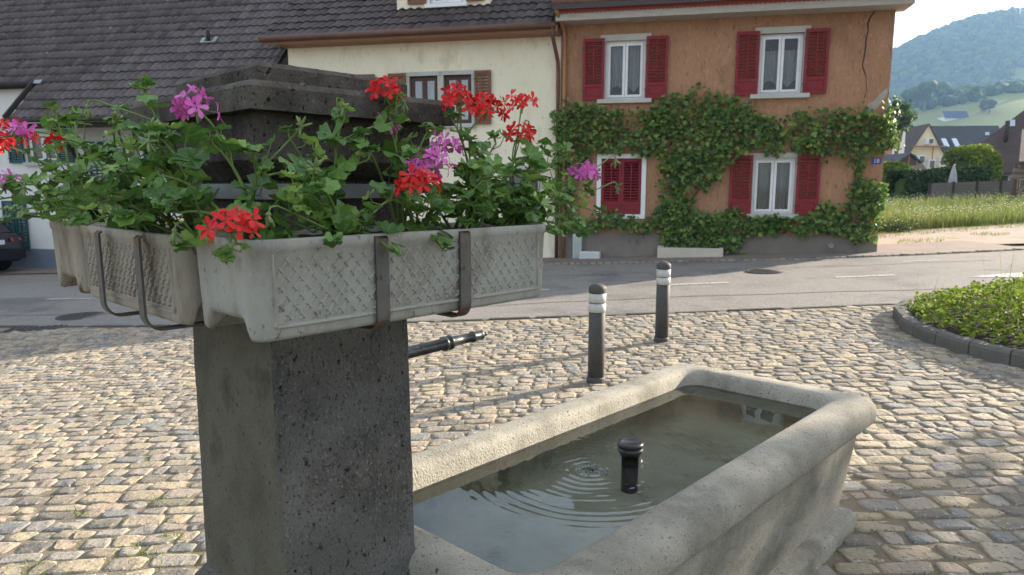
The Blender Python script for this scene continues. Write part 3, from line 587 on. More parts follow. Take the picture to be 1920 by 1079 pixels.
m = MB(); m.lathe((op[0], op[1], 0.585), [(0.040, 0), (0.040, 0.010), (0.046, 0.011), (0.049, 0.014), (0.049, 0.026), (0.046, 0.028), (0.046, 0.031), (0.050, 0.033), (0.050, 0.045), (0.046, 0.051), (0.036, 0.050), (0.033, 0.047), (0.001, 0.047)], 24)
m.build('cap', M['black_plastic'], pipe, True)
# water with rings running out from where the jet falls
rc = np.array([1.985, 1.475])
def wave(s, t):
    r = math.hypot(s - rc[0], t - rc[1]); ph = math.atan2(t - rc[1], s - rc[0])
    a = 0.0010 * (0.45 + 1.3 * noise.noise(Vector((math.cos(ph) * 1.3, math.sin(ph) * 1.3, r * 6)))) * math.exp(-r / 0.21) * (1 - math.exp(-r / 0.03)) * math.sin(2 * math.pi * r / 0.037 + 0.5 * math.sin(3 * ph) + 1.6 * noise.noise(Vector((math.cos(ph) * 2, math.sin(ph) * 2, 3))))
    ro = math.hypot(s - 2.215, t - 1.462); a += 0.0006 * math.exp(-ro / 0.12) * math.sin(2 * math.pi * ro / 0.028)
    if r < 0.07: a += 0.005 * (1 - r / 0.07) * noise.noise(Vector((s * 70, t * 70, 0)))
    return a + 0.0007 * noise.noise(Vector((s * 7, t * 7, 1)))
sa = np.linspace(BS0 + 0.10, BS1 - 0.14, 330); ta = np.linspace(BT0 + 0.14, BT1 - 0.14, 150)
V = [SP(s, t, WZ + wave(s, t)) for t in ta for s in sa]; ns = len(sa)
F = [(j * ns + i, j * ns + i + 1, (j + 1) * ns + i + 1, (j + 1) * ns + i) for j in range(len(ta) - 1) for i in range(ns - 1)]
fast_mesh('water', V, F, M['water'], smooth=True, kind='structure')
def blob(mb, c, r, n=6):
    mb.loft([[np.asarray(c) + r * np.array([math.sin(p) * math.cos(2 * math.pi * k / n), math.sin(p) * math.sin(2 * math.pi * k / n), -math.cos(p)]) for k in range(n)] for p in (0.05, 0.8, 1.57, 2.34, 3.09)], True, True, True)
m = MB(); e0 = sp0 + spd / Ls * 0.50; e1 = SP(rc[0], rc[1], WZ)
for k in range(30):
    t = k / 30 + random.uniform(0, 0.02); p = e0 + (e1 - e0) * [t, t, t * t]; blob(m, p + np.array([random.gauss(0, 0.002), random.gauss(0, 0.002), 0]), random.uniform(0.0016, 0.0036))
for k in range(120):
    a = random.uniform(0, 6.28); r = abs(random.gauss(0, 0.035)); blob(m, SP(rc[0] + r * math.cos(a), rc[1] + r * math.sin(a), WZ + abs(random.gauss(0.002, 0.004))), random.uniform(0.0015, 0.0045))
m.build('water_drops', M['drop'], smooth=True, label='thin broken jet of drops falling from the spout into the trough', cat='water drops', kind='stuff')

# iron frame of the planters: a band round the pillar with hooked straps
m = MB()
for a, b in [((0.716, 1.376), (1.118, 1.376)), ((1.118, 1.376), (1.118, 1.82)), ((1.118, 1.82), (0.716, 1.82)), ((0.716, 1.82), (0.716, 1.376))]:
    m.bar(SP(*a, 1.592), SP(*b, 1.592), 0.006, 0.032)
band = m.build('iron_band', M['galv'], fountain)
def strap(path, widthdir, wd=0.026, th=0.005):
    m = MB(); P = [np.asarray(p) for p in path]; w_ = np.asarray(widthdir) * wd / 2; rings = []
    for i, p in enumerate(P):
        d = P[min(i + 1, len(P) - 1)] - P[max(i - 1, 0)]; d /= np.linalg.norm(d); nn = np.cross(d, widthdir); nn /= np.linalg.norm(nn)
        rings.append([p - w_ - nn * th / 2, p + w_ - nn * th / 2, p + w_ + nn * th / 2, p - w_ + nn * th / 2])
    m.loft(rings, True, True, True).build('strap', M['strap'], band)
def hook(fix, out, zb, zt, r=0.03):     # path of a hooked strap: along below, round the corner, up the outer face
    pts = [(fix, zb)]
    for k in range(7):
        a = math.pi / 2 * k / 6; pts.append((out + (r - r * math.sin(a)) * (1 if fix > out else -1), zb + r - r * math.cos(a)))
    return pts + [(out, zb + (zt - zb) * 0.55), (out, zt - 0.004), (out + 0.006 * (1 if fix > out else -1), zt)]
for s_ in (0.818, 1.035): strap([SP(s_, t, z) for t, z in hook(1.392, 1.113, 1.323, 1.508)], D1, 0.030)
for t_ in (1.50, 1.735): strap([SP(s, t_, z) for s, z in hook(0.728, 0.515, 1.315, 1.505, 0.035)], D2, 0.026)
for s_ in (0.818, 1.035): strap([SP(s_, t, z) for t, z in hook(1.802, 2.207, 1.323, 1.508)], D1, 0.026)

# ------------------------------------------------------------------ planters
def planter(L, D, h, o, xd, yd, material, label):
    root = empty('flower_box', o + xd * L / 2 + yd * D / 2, label, 'planter', 'flower boxes hung round the pillar')
    W = lambda x, y, z: o + xd * x + yd * y + ZZ * z
    nA, nB = 14, 22
    def rg(ins, z, r, arch=0.0):
        out = []
        for a, b in rrect(ins, L - ins, ins, D - ins, r, 5, nA, nB):
            zz = z
            if arch > 0 and (a < 0.07 or a > L - 0.07):
                q = abs(b - D / 2) / (D / 2); zz += arch * max(0.0, min(1.0, (0.70 - q) / 0.14)) ** 0.7 if q < 0.70 else 0
            out.append(W(a, b, zz))
        return out
    AR = 0.036; m = MB()
    m.loft([rg(0.05, 0.006, 0.01, AR), rg(0.016, 0.0, 0.02, AR), rg(0.008, 0.003, 0.024, AR), rg(0.004, 0.010, 0.026, AR), rg(0.003, 0.04, 0.026, AR * 0.2), rg(0.002, 0.08, 0.026), rg(0.0, h - 0.022, 0.026), rg(-0.003, h - 0.019, 0.028), rg(-0.004, h - 0.003, 0.028), rg(-0.002, h, 0.027), rg(0.011, h, 0.018), rg(0.014, h - 0.004, 0.016), rg(0.02, h - 0.07, 0.014)], True, True, False)
    body = m.build('box', material, root, True)
    m = MB(); m.add([W(0.012, 0.012, h - 0.018), W(L - 0.012, 0.012, h - 0.018), W(L - 0.012, D - 0.012, h - 0.018), W(0.012, D - 0.012, h - 0.018)], [(0, 1, 2, 3)])
    nx, ny = 40, 12; V = [W(0.012 + (L - 0.024) * i / nx, 0.012 + (D - 0.024) * j / ny, h - 0.016 + 0.008 * random.random()) for j in range(ny + 1) for i in range(nx + 1)]
    F = [(j * (nx + 1) + i, j * (nx + 1) + i + 1, (j + 1) * (nx + 1) + i + 1, (j + 1) * (nx + 1) + i) for j in range(ny) for i in range(nx)]
    m = MB(); m.add(V, F); m.build('soil', M['soil'], root, True)
    # moulded lattice on the outer long face
    m = MB(); x0, x1, z0, z1 = 0.045, L - 0.045, 0.034, h - 0.028
    def rib(a, b, wd, ht, y0=0.0035):
        a, b = np.array(a), np.array(b); d = b - a; ln = np.linalg.norm(d); d /= ln; q = np.array([-d[1], d[0]])
        P = [a - q * wd, b - q * wd, b + q * wd, a + q * wd, a - q * wd * 0.3 + d * wd * 0.6, b - q * wd * 0.3 - d * wd * 0.6, b + q * wd * 0.3 - d * wd * 0.6, a + q * wd * 0.3 + d * wd * 0.6]
        y = [y0] * 4 + [y0 - 0.0035 - ht] * 4
        m.add([W(p[0], yy, p[1]) for p, yy in zip(P, y)], [(4, 5, 6, 7), (0, 1, 5, 4), (1, 2, 6, 5), (2, 3, 7, 6), (3, 0, 4, 7)])
    st = 0.0265; k = x0 - 0.2
    def clip(a, b):
        a, b = np.array(a, float), np.array(b, float); t0, t1 = 0.0, 1.0; dd = b - a
        for ax, lo, hi in ((0, x0, x1), (1, z0, z1)):
            if abs(dd[ax]) < 1e-9: continue
            ta, tb = (lo - a[ax]) / dd[ax], (hi - a[ax]) / dd[ax]
            if ta > tb: ta, tb = tb, ta
            t0, t1 = max(t0, ta), min(t1, tb)
        return (a + dd * t0, a + dd * t1) if t1 - t0 > 0.06 else None
    H_ = z1 - z0
    while k < x1 + 0.2:
        c = clip((k, z0), (k + H_ * 0.8, z1))
        if c: rib(c[0], c[1], 0.0024, 0.0008)
        nseg = 7
        for q in range(nseg):                             # short bars across, interrupted where the others pass
            a = np.array([k + H_ * 0.8 * (q + 0.16) / nseg, z1 - H_ * (q + 0.16) / nseg]); b = np.array([k + H_ * 0.8 * (q + 0.84) / nseg, z1 - H_ * (q + 0.84) / nseg])
            if x0 < a[0] and b[0] < x1: rib(a, b, 0.0034, 0.0026)
        k += st
    for a, b in (((x0 - .008, z0 - .008), (x1 + .008, z0 - .008)), ((x1 + .008, z0 - .008), (x1 + .008, z1 + .004)), ((x0 - .008, z1 + .004), (x0 - .008, z0 - .008))): rib(a, b, 0.004, 0.0022)
    tag(m.build('lattice', material, body, False), kind='stuff')
    return root
ZB = 1.335
planter(0.757, 0.235, 0.178, SP(0.560, 1.120, ZB), D1, D2, M['planter'], 'pale concrete flower box with diamond lattice front, hung before the pillar')
planter(0.575, 0.175, 0.176, SP(0.540, 1.945, ZB), -D2, D1, M['planter_brown'], 'brown-stained short flower box held by two free-standing straps at pillar side')
planter(0.76, 0.225, 0.178, SP(1.300, 2.205, ZB), -D1, -D2, M['planter_brown'], 'beige flower box behind the others, only its notched end showing')

# ------------------------------------------------------------------ geraniums
def leaf_mesh(seed, cup):
    r_ = random.Random(seed); n = 30; rim, mid = [], []
    for i in range(n):
        a = math.radians(-155 + 310 * i / (n - 1)); lob = 0.80 + 0.20 * abs(math.cos(a * 2.5 / 2 * 1.16)) ** 0.7 + 0.055 * math.cos(a * 11 + seed)
        lob *= 1 - 0.12 * abs(a) / 2.7
        R = lob * (1 + r_.uniform(-0.03, 0.03)); zz = cup * R * R + 0.12 * math.cos(a * 5) * R + r_.uniform(-0.05, 0.05)
        rim.append((R * math.sin(a), R * math.cos(a), zz)); mid.append((0.5 * R * math.sin(a), 0.5 * R * math.cos(a), cup * 0.22 + 0.03 * math.cos(a * 5)))
    V = [(0, 0, 0)] + mid + rim
    F = [(0, 1 + i, 2 + i) for i in range(n - 1)] + [(1 + i, 1 + n + i, 2 + n + i, 2 + i) for i in range(n - 1)]
    return mesh_of('leaf', [(-v[0], v[1], v[2]) for v in V], F, M['leaf'], True)
LEAF = [leaf_mesh(i, c) for i, c in enumerate((0.25, 0.4, 0.1, -0.15, 0.55, -0.3, 0.3))]
def floret_mesh(seed, material):
    r_ = random.Random(seed); V, F = [], []
    for k, (ang, ln, wd) in enumerate([(62, 1.05, 0.22), (118, 1.05, 0.22), (195, 0.95, 0.27), (270, 1.0, 0.28), (345, 0.95, 0.27)]):
        a = math.radians(ang + r_.uniform(-10, 10)); d = np.array([math.cos(a), math.sin(a), 0]); q = np.array([-d[1], d[0], 0]); b = len(V); lift = r_.uniform(0.0, 0.5); curl = r_.uniform(-0.5, 0.25)
        for t, w_ in ((0.06, 0.06), (0.35, 0.55), (0.65, 0.95), (0.88, 0.85), (1.0, 0.35)):
            c = d * ln * t + np.array([0, 0, lift * t + curl * t * t]); s_ = q * wd * w_; up = np.array([0, 0, 0.06 * w_]); V += [c - s_ + up, c, c + s_ + up]
        for i in range(4):
            for j in range(2): F.append((b + i * 3 + j, b + i * 3 + j + 1, b + i * 3 + j + 4, b + i * 3 + j + 3))
    return mesh_of('floret', V, F, material, True)
FLOR = {c: [floret_mesh(i, M[c]) for i in range(4)] for c in ('red', 'pink')}
bud_m = MB(); bud_m.lathe((0, 0, 0), [(0.03, 0), (0.08, 0.2), (0.115, 0.5), (0.085, 0.85), (0.02, 1.0)], 6); BUD = mesh_of('bud', bud_m.V, bud_m.F, M['bud'], True)
def orient(nrm, tip):
    z = np.asarray(nrm, float); z /= np.linalg.norm(z); y = np.asarray(tip, float) - z * (np.asarray(tip) @ z)
    if np.linalg.norm(y) < 1e-3: y = np.cross(z, [1, 0.3, 0.2])
    y /= np.linalg.norm(y); x = np.cross(y, z); return x, y, z
def inst(me, name, parent, p, nrm, tip, sc):
    x, y, z = orient(nrm, tip); o = bpy.data.objects.new(name, me)
    return link(o, parent, frame_matrix(p, x * sc, y * sc, z * sc))
def bez(a, b, c, t): return a * (1 - t) ** 2 + b * 2 * t * (1 - t) + c * t * t
def in_pillar(p, pad=0.012):
    s_, t_ = p[0] * D1[0] + p[1] * D1[1], p[0] * D2[0] + p[1] * D2[1]
    if p[2] > 1.73: return 0.66 - pad < s_ < 1.18 + pad and 1.29 - pad < t_ < 1.92 + pad and p[2] < 1.87
    return 0.69 - pad < s_ < 1.14 + pad and 1.335 - pad < t_ < 1.87 + pad
def rnd3(s=1.0): return np.array([random.gauss(0, s), random.gauss(0, s), random.gauss(0, s)])
def add_leaf(plant, mb, node, outd, size, pet):
    ang = outd + rnd3(0.55); ang /= np.linalg.norm(ang); p = node + (ang * 0.8 + ZZ * 0.5) * pet
    if in_pillar(p) or p[2] < 1.30: return
    mid = node + ang * pet * 0.55 + ZZ * pet * 0.08
    mb.tube([node, mid, p], [0.0016, 0.0013, 0.001], 5, False)
    nrm = ZZ * 1.0 + ang * random.uniform(0.1, 0.9) + rnd3(0.28); inst(random.choice(LEAF), 'leaf', plant, p, nrm, ang + rnd3(0.2), size)
def flower_head(plant, mb, base, c, colr, R, n):
    top = c - ZZ * R * 0.25; a = base; mid = (a + top) / 2 + np.array([0, 0, 0.02]) + rnd3(0.008)
    mb.tube([bez(a, mid, top, t) for t in np.linspace(0, 1, 7)], [0.0021] * 6 + [0.0024], 6, False)
    hd = MB()
    pos = []
    for k in range(int(n * 1.35)):
        d = rnd3(); d[2] = abs(d[2]) * 0.9 - 0.15; d /= np.linalg.norm(d); f = top + d * R * random.uniform(0.72, 1.05); pos.append((f, d))
        hd.tube([top, (top + f) / 2 + ZZ * 0.002, f], 0.0008, 4, False)
    for k in range(6): blob(hd, top + rnd3(0.004), 0.0035, 5)
    head = hd.build('flower_head', M['bud'], plant, True)
    for f, d in pos: inst(random.choice(FLOR[colr]), 'floret', head, f, d + ZZ * 0.15 + rnd3(0.25) - D2 * 0.15, rnd3(), random.uniform(0.0155, 0.0215))
    for k in range(3): inst(BUD, 'bud', head, top, -ZZ + rnd3(0.5), rnd3(), random.uniform(0.016, 0.022))
def bud_head(plant, mb, base, c, droop):
    a = base; mid = (a + c) / 2 + rnd3(0.008); topc = c + ZZ * 0.012
    mb.tube([bez(a, mid, topc, t) for t in np.linspace(0, 1, 6)] + ([topc + droop * 0.012 - ZZ * 0.002, topc + droop * 0.016 - ZZ * 0.014] if droop is not None else []), 0.0018, 6, False)
    end = topc + droop * 0.016 - ZZ * 0.014 if droop is not None else topc
    hd = MB(); blob(hd, end, 0.005, 6); hb = hd.build('bud_cluster', M['bud'], plant, True)
    for k in range(8): inst(BUD, 'bud', hb, end, (-ZZ if droop is not None else ZZ * 0.6) + rnd3(0.55), rnd3(), random.uniform(0.016, 0.026))
def onT(x, y, t): return on_plane(x, y, D2 * t, D2)
def onS(x, y, s): return on_plane(x, y, D1 * s, D1)
# each plant: root (s, t), stems as (tip pixel x, y, frame, offset), number of leaves along each stem
PLANTS = []
def plant(s, t, label, stems, flowers=(), buds=(), fill=6, spread=0.1, up=0.1, outv=(0, -1)):
    base = SP(s, t, 1.495); pl = empty('geranium', base, label, 'geranium', 'geraniums in the flower boxes')
    tips = []
    for (x, y, fr, off) in stems: tips.append(onT(x, y, off) if fr == 't' else onS(x, y, off))
    for _ in range(fill):
        o = D1 * (random.gauss(0, spread) + outv[0] * random.uniform(0, 0.10)) + D2 * (random.gauss(0, 0.05) + outv[1] * random.uniform(0, 0.10)) + ZZ * random.uniform(-0.01, up); tips.append(base + o)
    nodes = []
    for tip in tips:
        mb = MB(); b0 = base + np.array([random.gauss(0, 0.02), random.gauss(0, 0.02), 0]); dv = tip - b0
        mid = b0 + dv * 0.45 + ZZ * min(0.09, 0.35 * np.linalg.norm(dv)) + rnd3(0.012)
        P = [bez(b0, mid, tip, q) for q in np.linspace(0, 1, 10)]; P = [p if not in_pillar(p, 0.0) else p - D2 * 0.06 for p in P]
        mb.tube(P, list(np.linspace(0.0042, 0.0019, 10)), 6, False); L = np.linalg.norm(dv)
        nl = max(3, int(L / 0.036))
        for k in range(nl):
            q = 0.22 + 0.78 * k / nl; nd = bez(b0, mid, tip, q); tan = bez(b0, mid, tip, min(1, q + 0.05)) - bez(b0, mid, tip, q - 0.05); tan /= np.linalg.norm(tan) + 1e-9
            side = np.cross(tan, ZZ) * random.choice((-1, 1)) + np.array([D1 * outv[0] + D2 * outv[1]])[0] * 0.5 + tan * 0.4
            add_leaf(pl, mb, nd, side, random.choice((random.uniform(0.017, 0.027), random.uniform(0.024, 0.039))) * (1.0 - 0.35 * max(0, q - 0.6) / 0.4), random.uniform(0.022, 0.05))
        for k in range(3): add_leaf(pl, mb, tip, dv / (L + 1e-9) + ZZ * 0.4, random.uniform(0.013, 0.022), random.uniform(0.008, 0.02))
        mb.build('stem', M['stem'], pl, True); nodes += [bez(b0, mid, tip, q) for q in (0.4, 0.55, 0.7)]
    for (x, y, fr, off, colr, R, n) in flowers:
        fm = MB()
        c = onT(x, y, off) if fr == 't' else onS(x, y, off); low = [q for q in nodes if q[2] < c[2] + 0.01] or nodes
        b = min(low, key=lambda q: np.linalg.norm(q - c) + (0.1 if np.linalg.norm(q - c) < 0.05 else 0)); flower_head(pl, fm, b, c, colr, R, n); fm.build('flower_stalk', M['stem'], pl, True)
    for (x, y, fr, off, dr) in buds:
        fm = MB()
        c = onT(x, y, off) if fr == 't' else onS(x, y, off); low = [q for q in nodes if q[2] < c[2]] or nodes
        b = min(low, key=lambda q: np.linalg.norm(q - c)); bud_head(pl, fm, b, c, (D1 if dr > 0 else -D1) if dr else None); fm.build('flower_stalk', M['stem'], pl, True)
    PLANTS.append(pl)
plant(0.62, 1.27, 'geranium at the box corner with a red flower hanging over the rim', [(335, 400, 't', 1.25), (425, 495, 't', 1.09), (480, 300, 't', 1.2), (400, 270, 't', 1.25), (300, 330, 's', 0.52), (560, 400, 't', 1.13), (350, 470, 's', 0.53), (300, 260, 's', 0.54)],
      [(433, 425, 't', 1.08, 'red', 0.040, 13), (368, 200, 't', 1.25, 'pink', 0.032, 10)], [(345, 430, 's', 0.5, -1), (565, 250, 't', 1.2, 0)], 3, 0.06, 0.10)
plant(0.80, 1.24, 'sparse leafy geranium before the middle of the pillar with drooping buds', [(545, 265, 't', 1.2), (640, 230, 't', 1.23), (500, 330, 't', 1.15), (625, 465, 't', 1.09), (690, 300, 't', 1.2), (600, 360, 't', 1.12), (735, 470, 't', 1.085), (560, 370, 't', 1.1)],
      [(720, 232, 't', 1.23, 'pink', 0.020, 5)], [(632, 195, 't', 1.22, 1), (590, 330, 't', 1.12, 0), (520, 400, 't', 1.1, -1)], 1, 0.07, 0.08)
plant(1.00, 1.25, 'geranium bearing one red and two pink flower heads at mid box', [(730, 235, 't', 1.22), (800, 250, 't', 1.25), (770, 300, 't', 1.15), (840, 400, 't', 1.1), (700, 400, 't', 1.1), (745, 200, 't', 1.25), (830, 470, 't', 1.085), (890, 380, 't', 1.12), (680, 270, 't', 1.2)],
      [(783, 342, 't', 1.09, 'red', 0.042, 13), (806, 305, 't', 1.12, 'pink', 0.046, 14), (836, 268, 't', 1.2, 'pink', 0.028, 7), (723, 170, 't', 1.27, 'red', 0.036, 12)], [(905, 350, 't', 1.1, 1), (745, 190, 't', 1.24, 1)], 3, 0.08, 0.10)
plant(1.16, 1.24, 'dense geranium carrying four red flower heads above the box', [(880, 280, 't', 1.22), (930, 270, 't', 1.25), (860, 330, 't', 1.15), (960, 330, 't', 1.2), (910, 400, 't', 1.1), (990, 300, 't', 1.2), (850, 230, 't', 1.25), (1000, 380, 't', 1.13), (940, 380, 't', 1.12), (900, 320, 't', 1.15)],
      [(860, 188, 't', 1.22, 'red', 0.040, 14), (914, 202, 't', 1.2, 'red', 0.044, 16), (978, 192, 't', 1.24, 'red', 0.034, 6), (972, 250, 't', 1.2, 'red', 0.034, 10)], [(985, 235, 't', 1.22, 1)], 8, 0.09, 0.14)
plant(1.27, 1.23, 'trailing geranium spilling past the far end of the box with a pink flower', [(1060, 300, 't', 1.2), (1100, 360, 't', 1.17), (1120, 400, 't', 1.15), (1080, 420, 't', 1.12), (1020, 280, 't', 1.22), (1060, 380, 't', 1.13), (1110, 340, 't', 1.2), (1040, 440, 't', 1.1), (1085, 440, 't', 1.13)],
      [(1095, 320, 't', 1.16, 'pink', 0.036, 10)], [(1148, 300, 't', 1.17, 1), (1150, 350, 't', 1.15, 1)], 9, 0.07, 0.12, (0.7, -0.7))
plant(0.62, 1.52, 'geranium in the side box leaning out over the nearer strap', [(270, 170, 's', 0.56), (215, 330, 's', 0.45), (250, 260, 's', 0.5), (320, 260, 's', 0.55), (240, 420, 's', 0.45), (300, 390, 's', 0.46), (190, 380, 's', 0.42), (280, 300, 's', 0.5)],
      [], [(180, 200, 's', 0.5, -1), (295, 265, 's', 0.5, -1)], 5, 0.06, 0.12, (-1, 0))
plant(0.62, 1.75, 'geranium in the side box next to the farther strap without open flowers', [(130, 240, 's', 0.5), (170, 290, 's', 0.48), (110, 330, 's', 0.42), (150, 400, 's', 0.42), (220, 240, 's', 0.55), (90, 370, 's', 0.4), (200, 300, 's', 0.5)],
      [(103, 266, 's', 0.45, 'red', 0.010, 3)], [(215, 240, 's', 0.5, 0)], 6, 0.06, 0.12, (-1, 0))
plant(0.60, 2.08, 'far geranium with red flowers reaching to the picture edge', [(105, 215, 's', 0.55), (60, 300, 's', 0.5), (20, 400, 's', 0.46), (80, 400, 's', 0.48), (30, 350, 's', 0.45), (120, 420, 's', 0.5), (-20, 380, 's', 0.4), (140, 220, 's', 0.6)],
      [(30, 248, 's', 0.46, 'red', 0.040, 12), (5, 268, 's', 0.47, 'red', 0.034, 10), (8, 345, 's', 0.44, 'pink', 0.036, 10), (40, 240, 's', 0.45, 'pink', 0.018, 4)], [(60, 350, 's', 0.45, -1)], 10, 0.08, 0.13, (-0.8, 0.5))
plant(0.95, 2.09, 'leafy geranium half hidden behind the pillar', [(230, 215, 't', 2.05), (160, 330, 't', 2.1)], [], [], 12, 0.1, 0.2, (0, 0.6))

# ------------------------------------------------------------------ bollards
def bollard(p, label):
    b = empty('bollard', p, label, 'bollard', 'bollards on the cobbles'); x, y, z = p; R = 0.068
    m = MB(); m.lathe((x, y, z - 0.05), [(R, 0), (R, 0.86 - 0.0)], 28); m.build('post', M['bollard'], b, True)
    m = MB(); m.lathe((x, y, z - 0.05), [(R + 0.010, 0), (R + 0.010, 0.085), (R + 0.006, 0.094), (R + 0.001, 0.097)], 28, cap1=False); m.build('foot', M['bollard'], b, True)
    for z0, z1 in ((0.598, 0.670), (0.677, 0.752)):
        m = MB(); m.lathe((x, y, z), [(R + 0.0005, z0), (R + 0.004, z0 + 0.001), (R + 0.004, z1 - 0.001), (R + 0.0005, z1)], 28, cap0=False, cap1=False); m.build('white_band', M['bandwhite'], b, True)
    m = MB(); m.lathe((x, y, z), [(R + 0.004, 0.760), (R + 0.005, 0.765), (R + 0.005, 0.792)] + [((R + 0.005) * math.cos(a), 0.792 + 0.042 * math.sin(a)) for a in np.linspace(0.15, 1.52, 7)], 28, cap0=True); m.build('cap', M['bollard'], b, True)
bollard((0.704, 5.805, gz(0.704)), 'grey bollard with two white bands close behind the stone trough')
bollard((1.553, 7.248, gz(1.553)), 'grey bollard with two white bands standing nearer to the road')

# ------------------------------------------------------------------ houses across the road
def wall_front(mb, u0, u1, z0, z1, w, holes, depth=0.16):
    us = sorted(set([u0, u1] + [h[0] for h in holes] + [h[1] for h in holes])); zs = sorted(set([z0, z1] + [h[2] for h in holes] + [h[3] for h in holes]))
    for a, b in zip(us, us[1:]):
        for c, d in zip(zs, zs[1:]):
            if any(h[0] <= (a + b) / 2 <= h[1] and h[2] <= (c + d) / 2 <= h[3] for h in holes): continue
            mb.add([FP(a, w, c), FP(b, w, c), FP(b, w, d), FP(a, w, d)], [(0, 1, 2, 3)])
    for (a, b, c, d) in holes:
        o = [FP(a, w, c), FP(b, w, c), FP(b, w, d), FP(a, w, d)]; i = [FP(a, w - depth, c), FP(b, w - depth, c), FP(b, w - depth, d), FP(a, w - depth, d)]
        mb.add(o + i, [(0, 1, 5, 4), (1, 2, 6, 5), (2, 3, 7, 6), (3, 0, 4, 7)])
def walls(house, u0, u1, z0, z1, w, depth, holes, material):
    m = MB(); wall_front(m, u0, u1, z0, z1, w, holes)
    wb = w - depth
    m.add([FP(u0, w, z0), FP(u0, wb, z0), FP(u0, wb, z1), FP(u0, w, z1), FP(u1, w, z0), FP(u1, wb, z0), FP(u1, wb, z1), FP(u1, w, z1)], [(0, 3, 2, 1), (4, 5, 6, 7), (1, 2, 6, 5), (3, 7, 6, 2)])
    return m.build('wall', material, house)
def frame_rect(m, u0, u1, z0, z1, w0, w1, t):
    m.fbox(u0, u0 + t, w0, w1, z0, z1); m.fbox(u1 - t, u1, w0, w1, z0, z1); m.fbox(u0 + t, u1 - t, w0, w1, z0, z0 + t); m.fbox(u0 + t, u1 - t, w0, w1, z1 - t, z1)
def window(house, u0, u1, z0, z1, w, fm, sm, surround=0.09, lintel=0.13, sill_over=0.14, casements=2, curtain=True, bar=None, proud=0.03, pane='pane'):
    m = MB(); frame_rect(m, u0, u1, z0, z1, w - 0.13, w - 0.075, 0.045)
    n = casements; cw = (u1 - u0 - 0.09) / n
    for k in range(n):
        a = u0 + 0.045 + k * cw; frame_rect(m, a + 0.004, a + cw - 0.004, z0 + 0.047, z1 - 0.047, w - 0.115, w - 0.06, 0.052)
        if bar: m.fbox(a + 0.056, a + cw - 0.056, w - 0.10, w - 0.075, z0 + (z1 - z0) * bar - 0.01, z0 + (z1 - z0) * bar + 0.01)
    win = m.build('window', fm, house)
    for k in range(n):
        a = u0 + 0.045 + k * cw; m = MB(); p = [FP(a + 0.05, w - 0.088, z0 + 0.095), FP(a + cw - 0.05, w - 0.088, z0 + 0.095), FP(a + cw - 0.05, w - 0.088, z1 - 0.095), FP(a + 0.05, w - 0.088, z1 - 0.095)]
        m.add(p, [(0, 1, 2, 3)]); m.build('pane', M[pane], win)
    if surround:
        for a, b in ((u0 - surround, u0), (u1, u1 + surround)):
            m = MB(); m.fbox(a, b, w - 0.16, w + proud * 0.6, z0, z1); m.build('jamb', sm, win)
        m = MB(); m.fbox(u0 - surround - 0.03, u1 + surround + 0.03, w - 0.16, w + proud, z1, z1 + lintel); m.build('lintel', sm, win)
    m = MB(); m.fbox(u0 - sill_over, u1 + sill_over, w - 0.16, w + 0.10, z0 - 0.085, z0); m.build('sill', sm, win)
    if curtain:
        for k in range(n):
            a = u0 + 0.06 + k * cw; N_ = 40; V = []; H_ = z1 - z0
            for j in (0, 1):
                for i in range(N_ + 1):
                    t = i / N_; top_ = z1 - (0.30 if curtain == 2 else 0.05)
                    hem = z0 + 0.08 if curtain == 3 else z0 + H_ * (0.13 + 0.12 * abs(math.sin(t * 3.1 + k * 1.7)))   # gathered hem, dark room below
                    V.append(FP(a + (cw - 0.03) * t, w - 0.24 + 0.035 * math.sin(t * 26 + k) + 0.012 * math.sin(t * 61), hem if j == 0 else top_))
            m = MB(); m.add(V, [(i, i + 1, N_ + 2 + i, N_ + 1 + i) for i in range(N_)]); m.build('curtain', M['curtain'], win, True)
    return win
slat_cache = {}
def shutter(house, u0, u1, z0, z1, w, material, panel=0.24, closed=False, slats=13):
    m = MB(); t = 0.055; th = 0.035; zp = z0 + (z1 - z0) * panel
    m.fbox(u0, u0 + t, w, w + th, z0, z1); m.fbox(u1 - t, u1, w, w + th, z0, z1)
    for a, b in ((z0, z0 + 0.07), (z1 - 0.07, z1)) + (((zp - 0.035, zp + 0.035),) if panel else ()): m.fbox(u0 + t, u1 - t, w, w + th, a, b)
    if panel: m.fbox(u0 + t, u1 - t, w + 0.006, w + 0.02, z0 + 0.07, zp - 0.035); m.fbox(u0 + t + 0.03, u1 - t - 0.03, w + 0.018, w + 0.028, z0 + 0.10, zp - 0.065)
    zb = zp + 0.035 if panel else z0 + 0.07
    m.fbox((u0 + u1) / 2 - 0.012, (u0 + u1) / 2 + 0.012, w + th * 0.7, w + th + 0.012, zb + 0.03, z1 - 0.1)
    sh = m.build('shutter', material, house)
    for q in (0.15, 0.85):                               # hinges
        h = MB(); h.fbox(u0 - 0.02, u0 + 0.06, w + th, w + th + 0.008, z0 + (z1 - z0) * q - 0.012, z0 + (z1 - z0) * q + 0.012); h.build('hinge', M['iron'], sh)
    key = (material.name, round(u1 - u0 - 2 * t, 3))
    if key not in slat_cache:
        g = MB(); L = u1 - u0 - 2 * t; g.box((0, 0, 0), (L / 2, 0, 0), (0, 0.018, 0.016), (0, 0.0035, -0.004)); slat_cache[key] = mesh_of('slat', g.V, g.F, material)
    for k in range(slats):
        z = zb + (z1 - 0.07 - zb) * (k + 0.5) / slats; o = bpy.data.objects.new('slat', slat_cache[key])
        link(o, sh, frame_matrix(FP((u0 + u1) / 2, w + th * 0.5, z), EE, -NN, ZZ))
    return sh
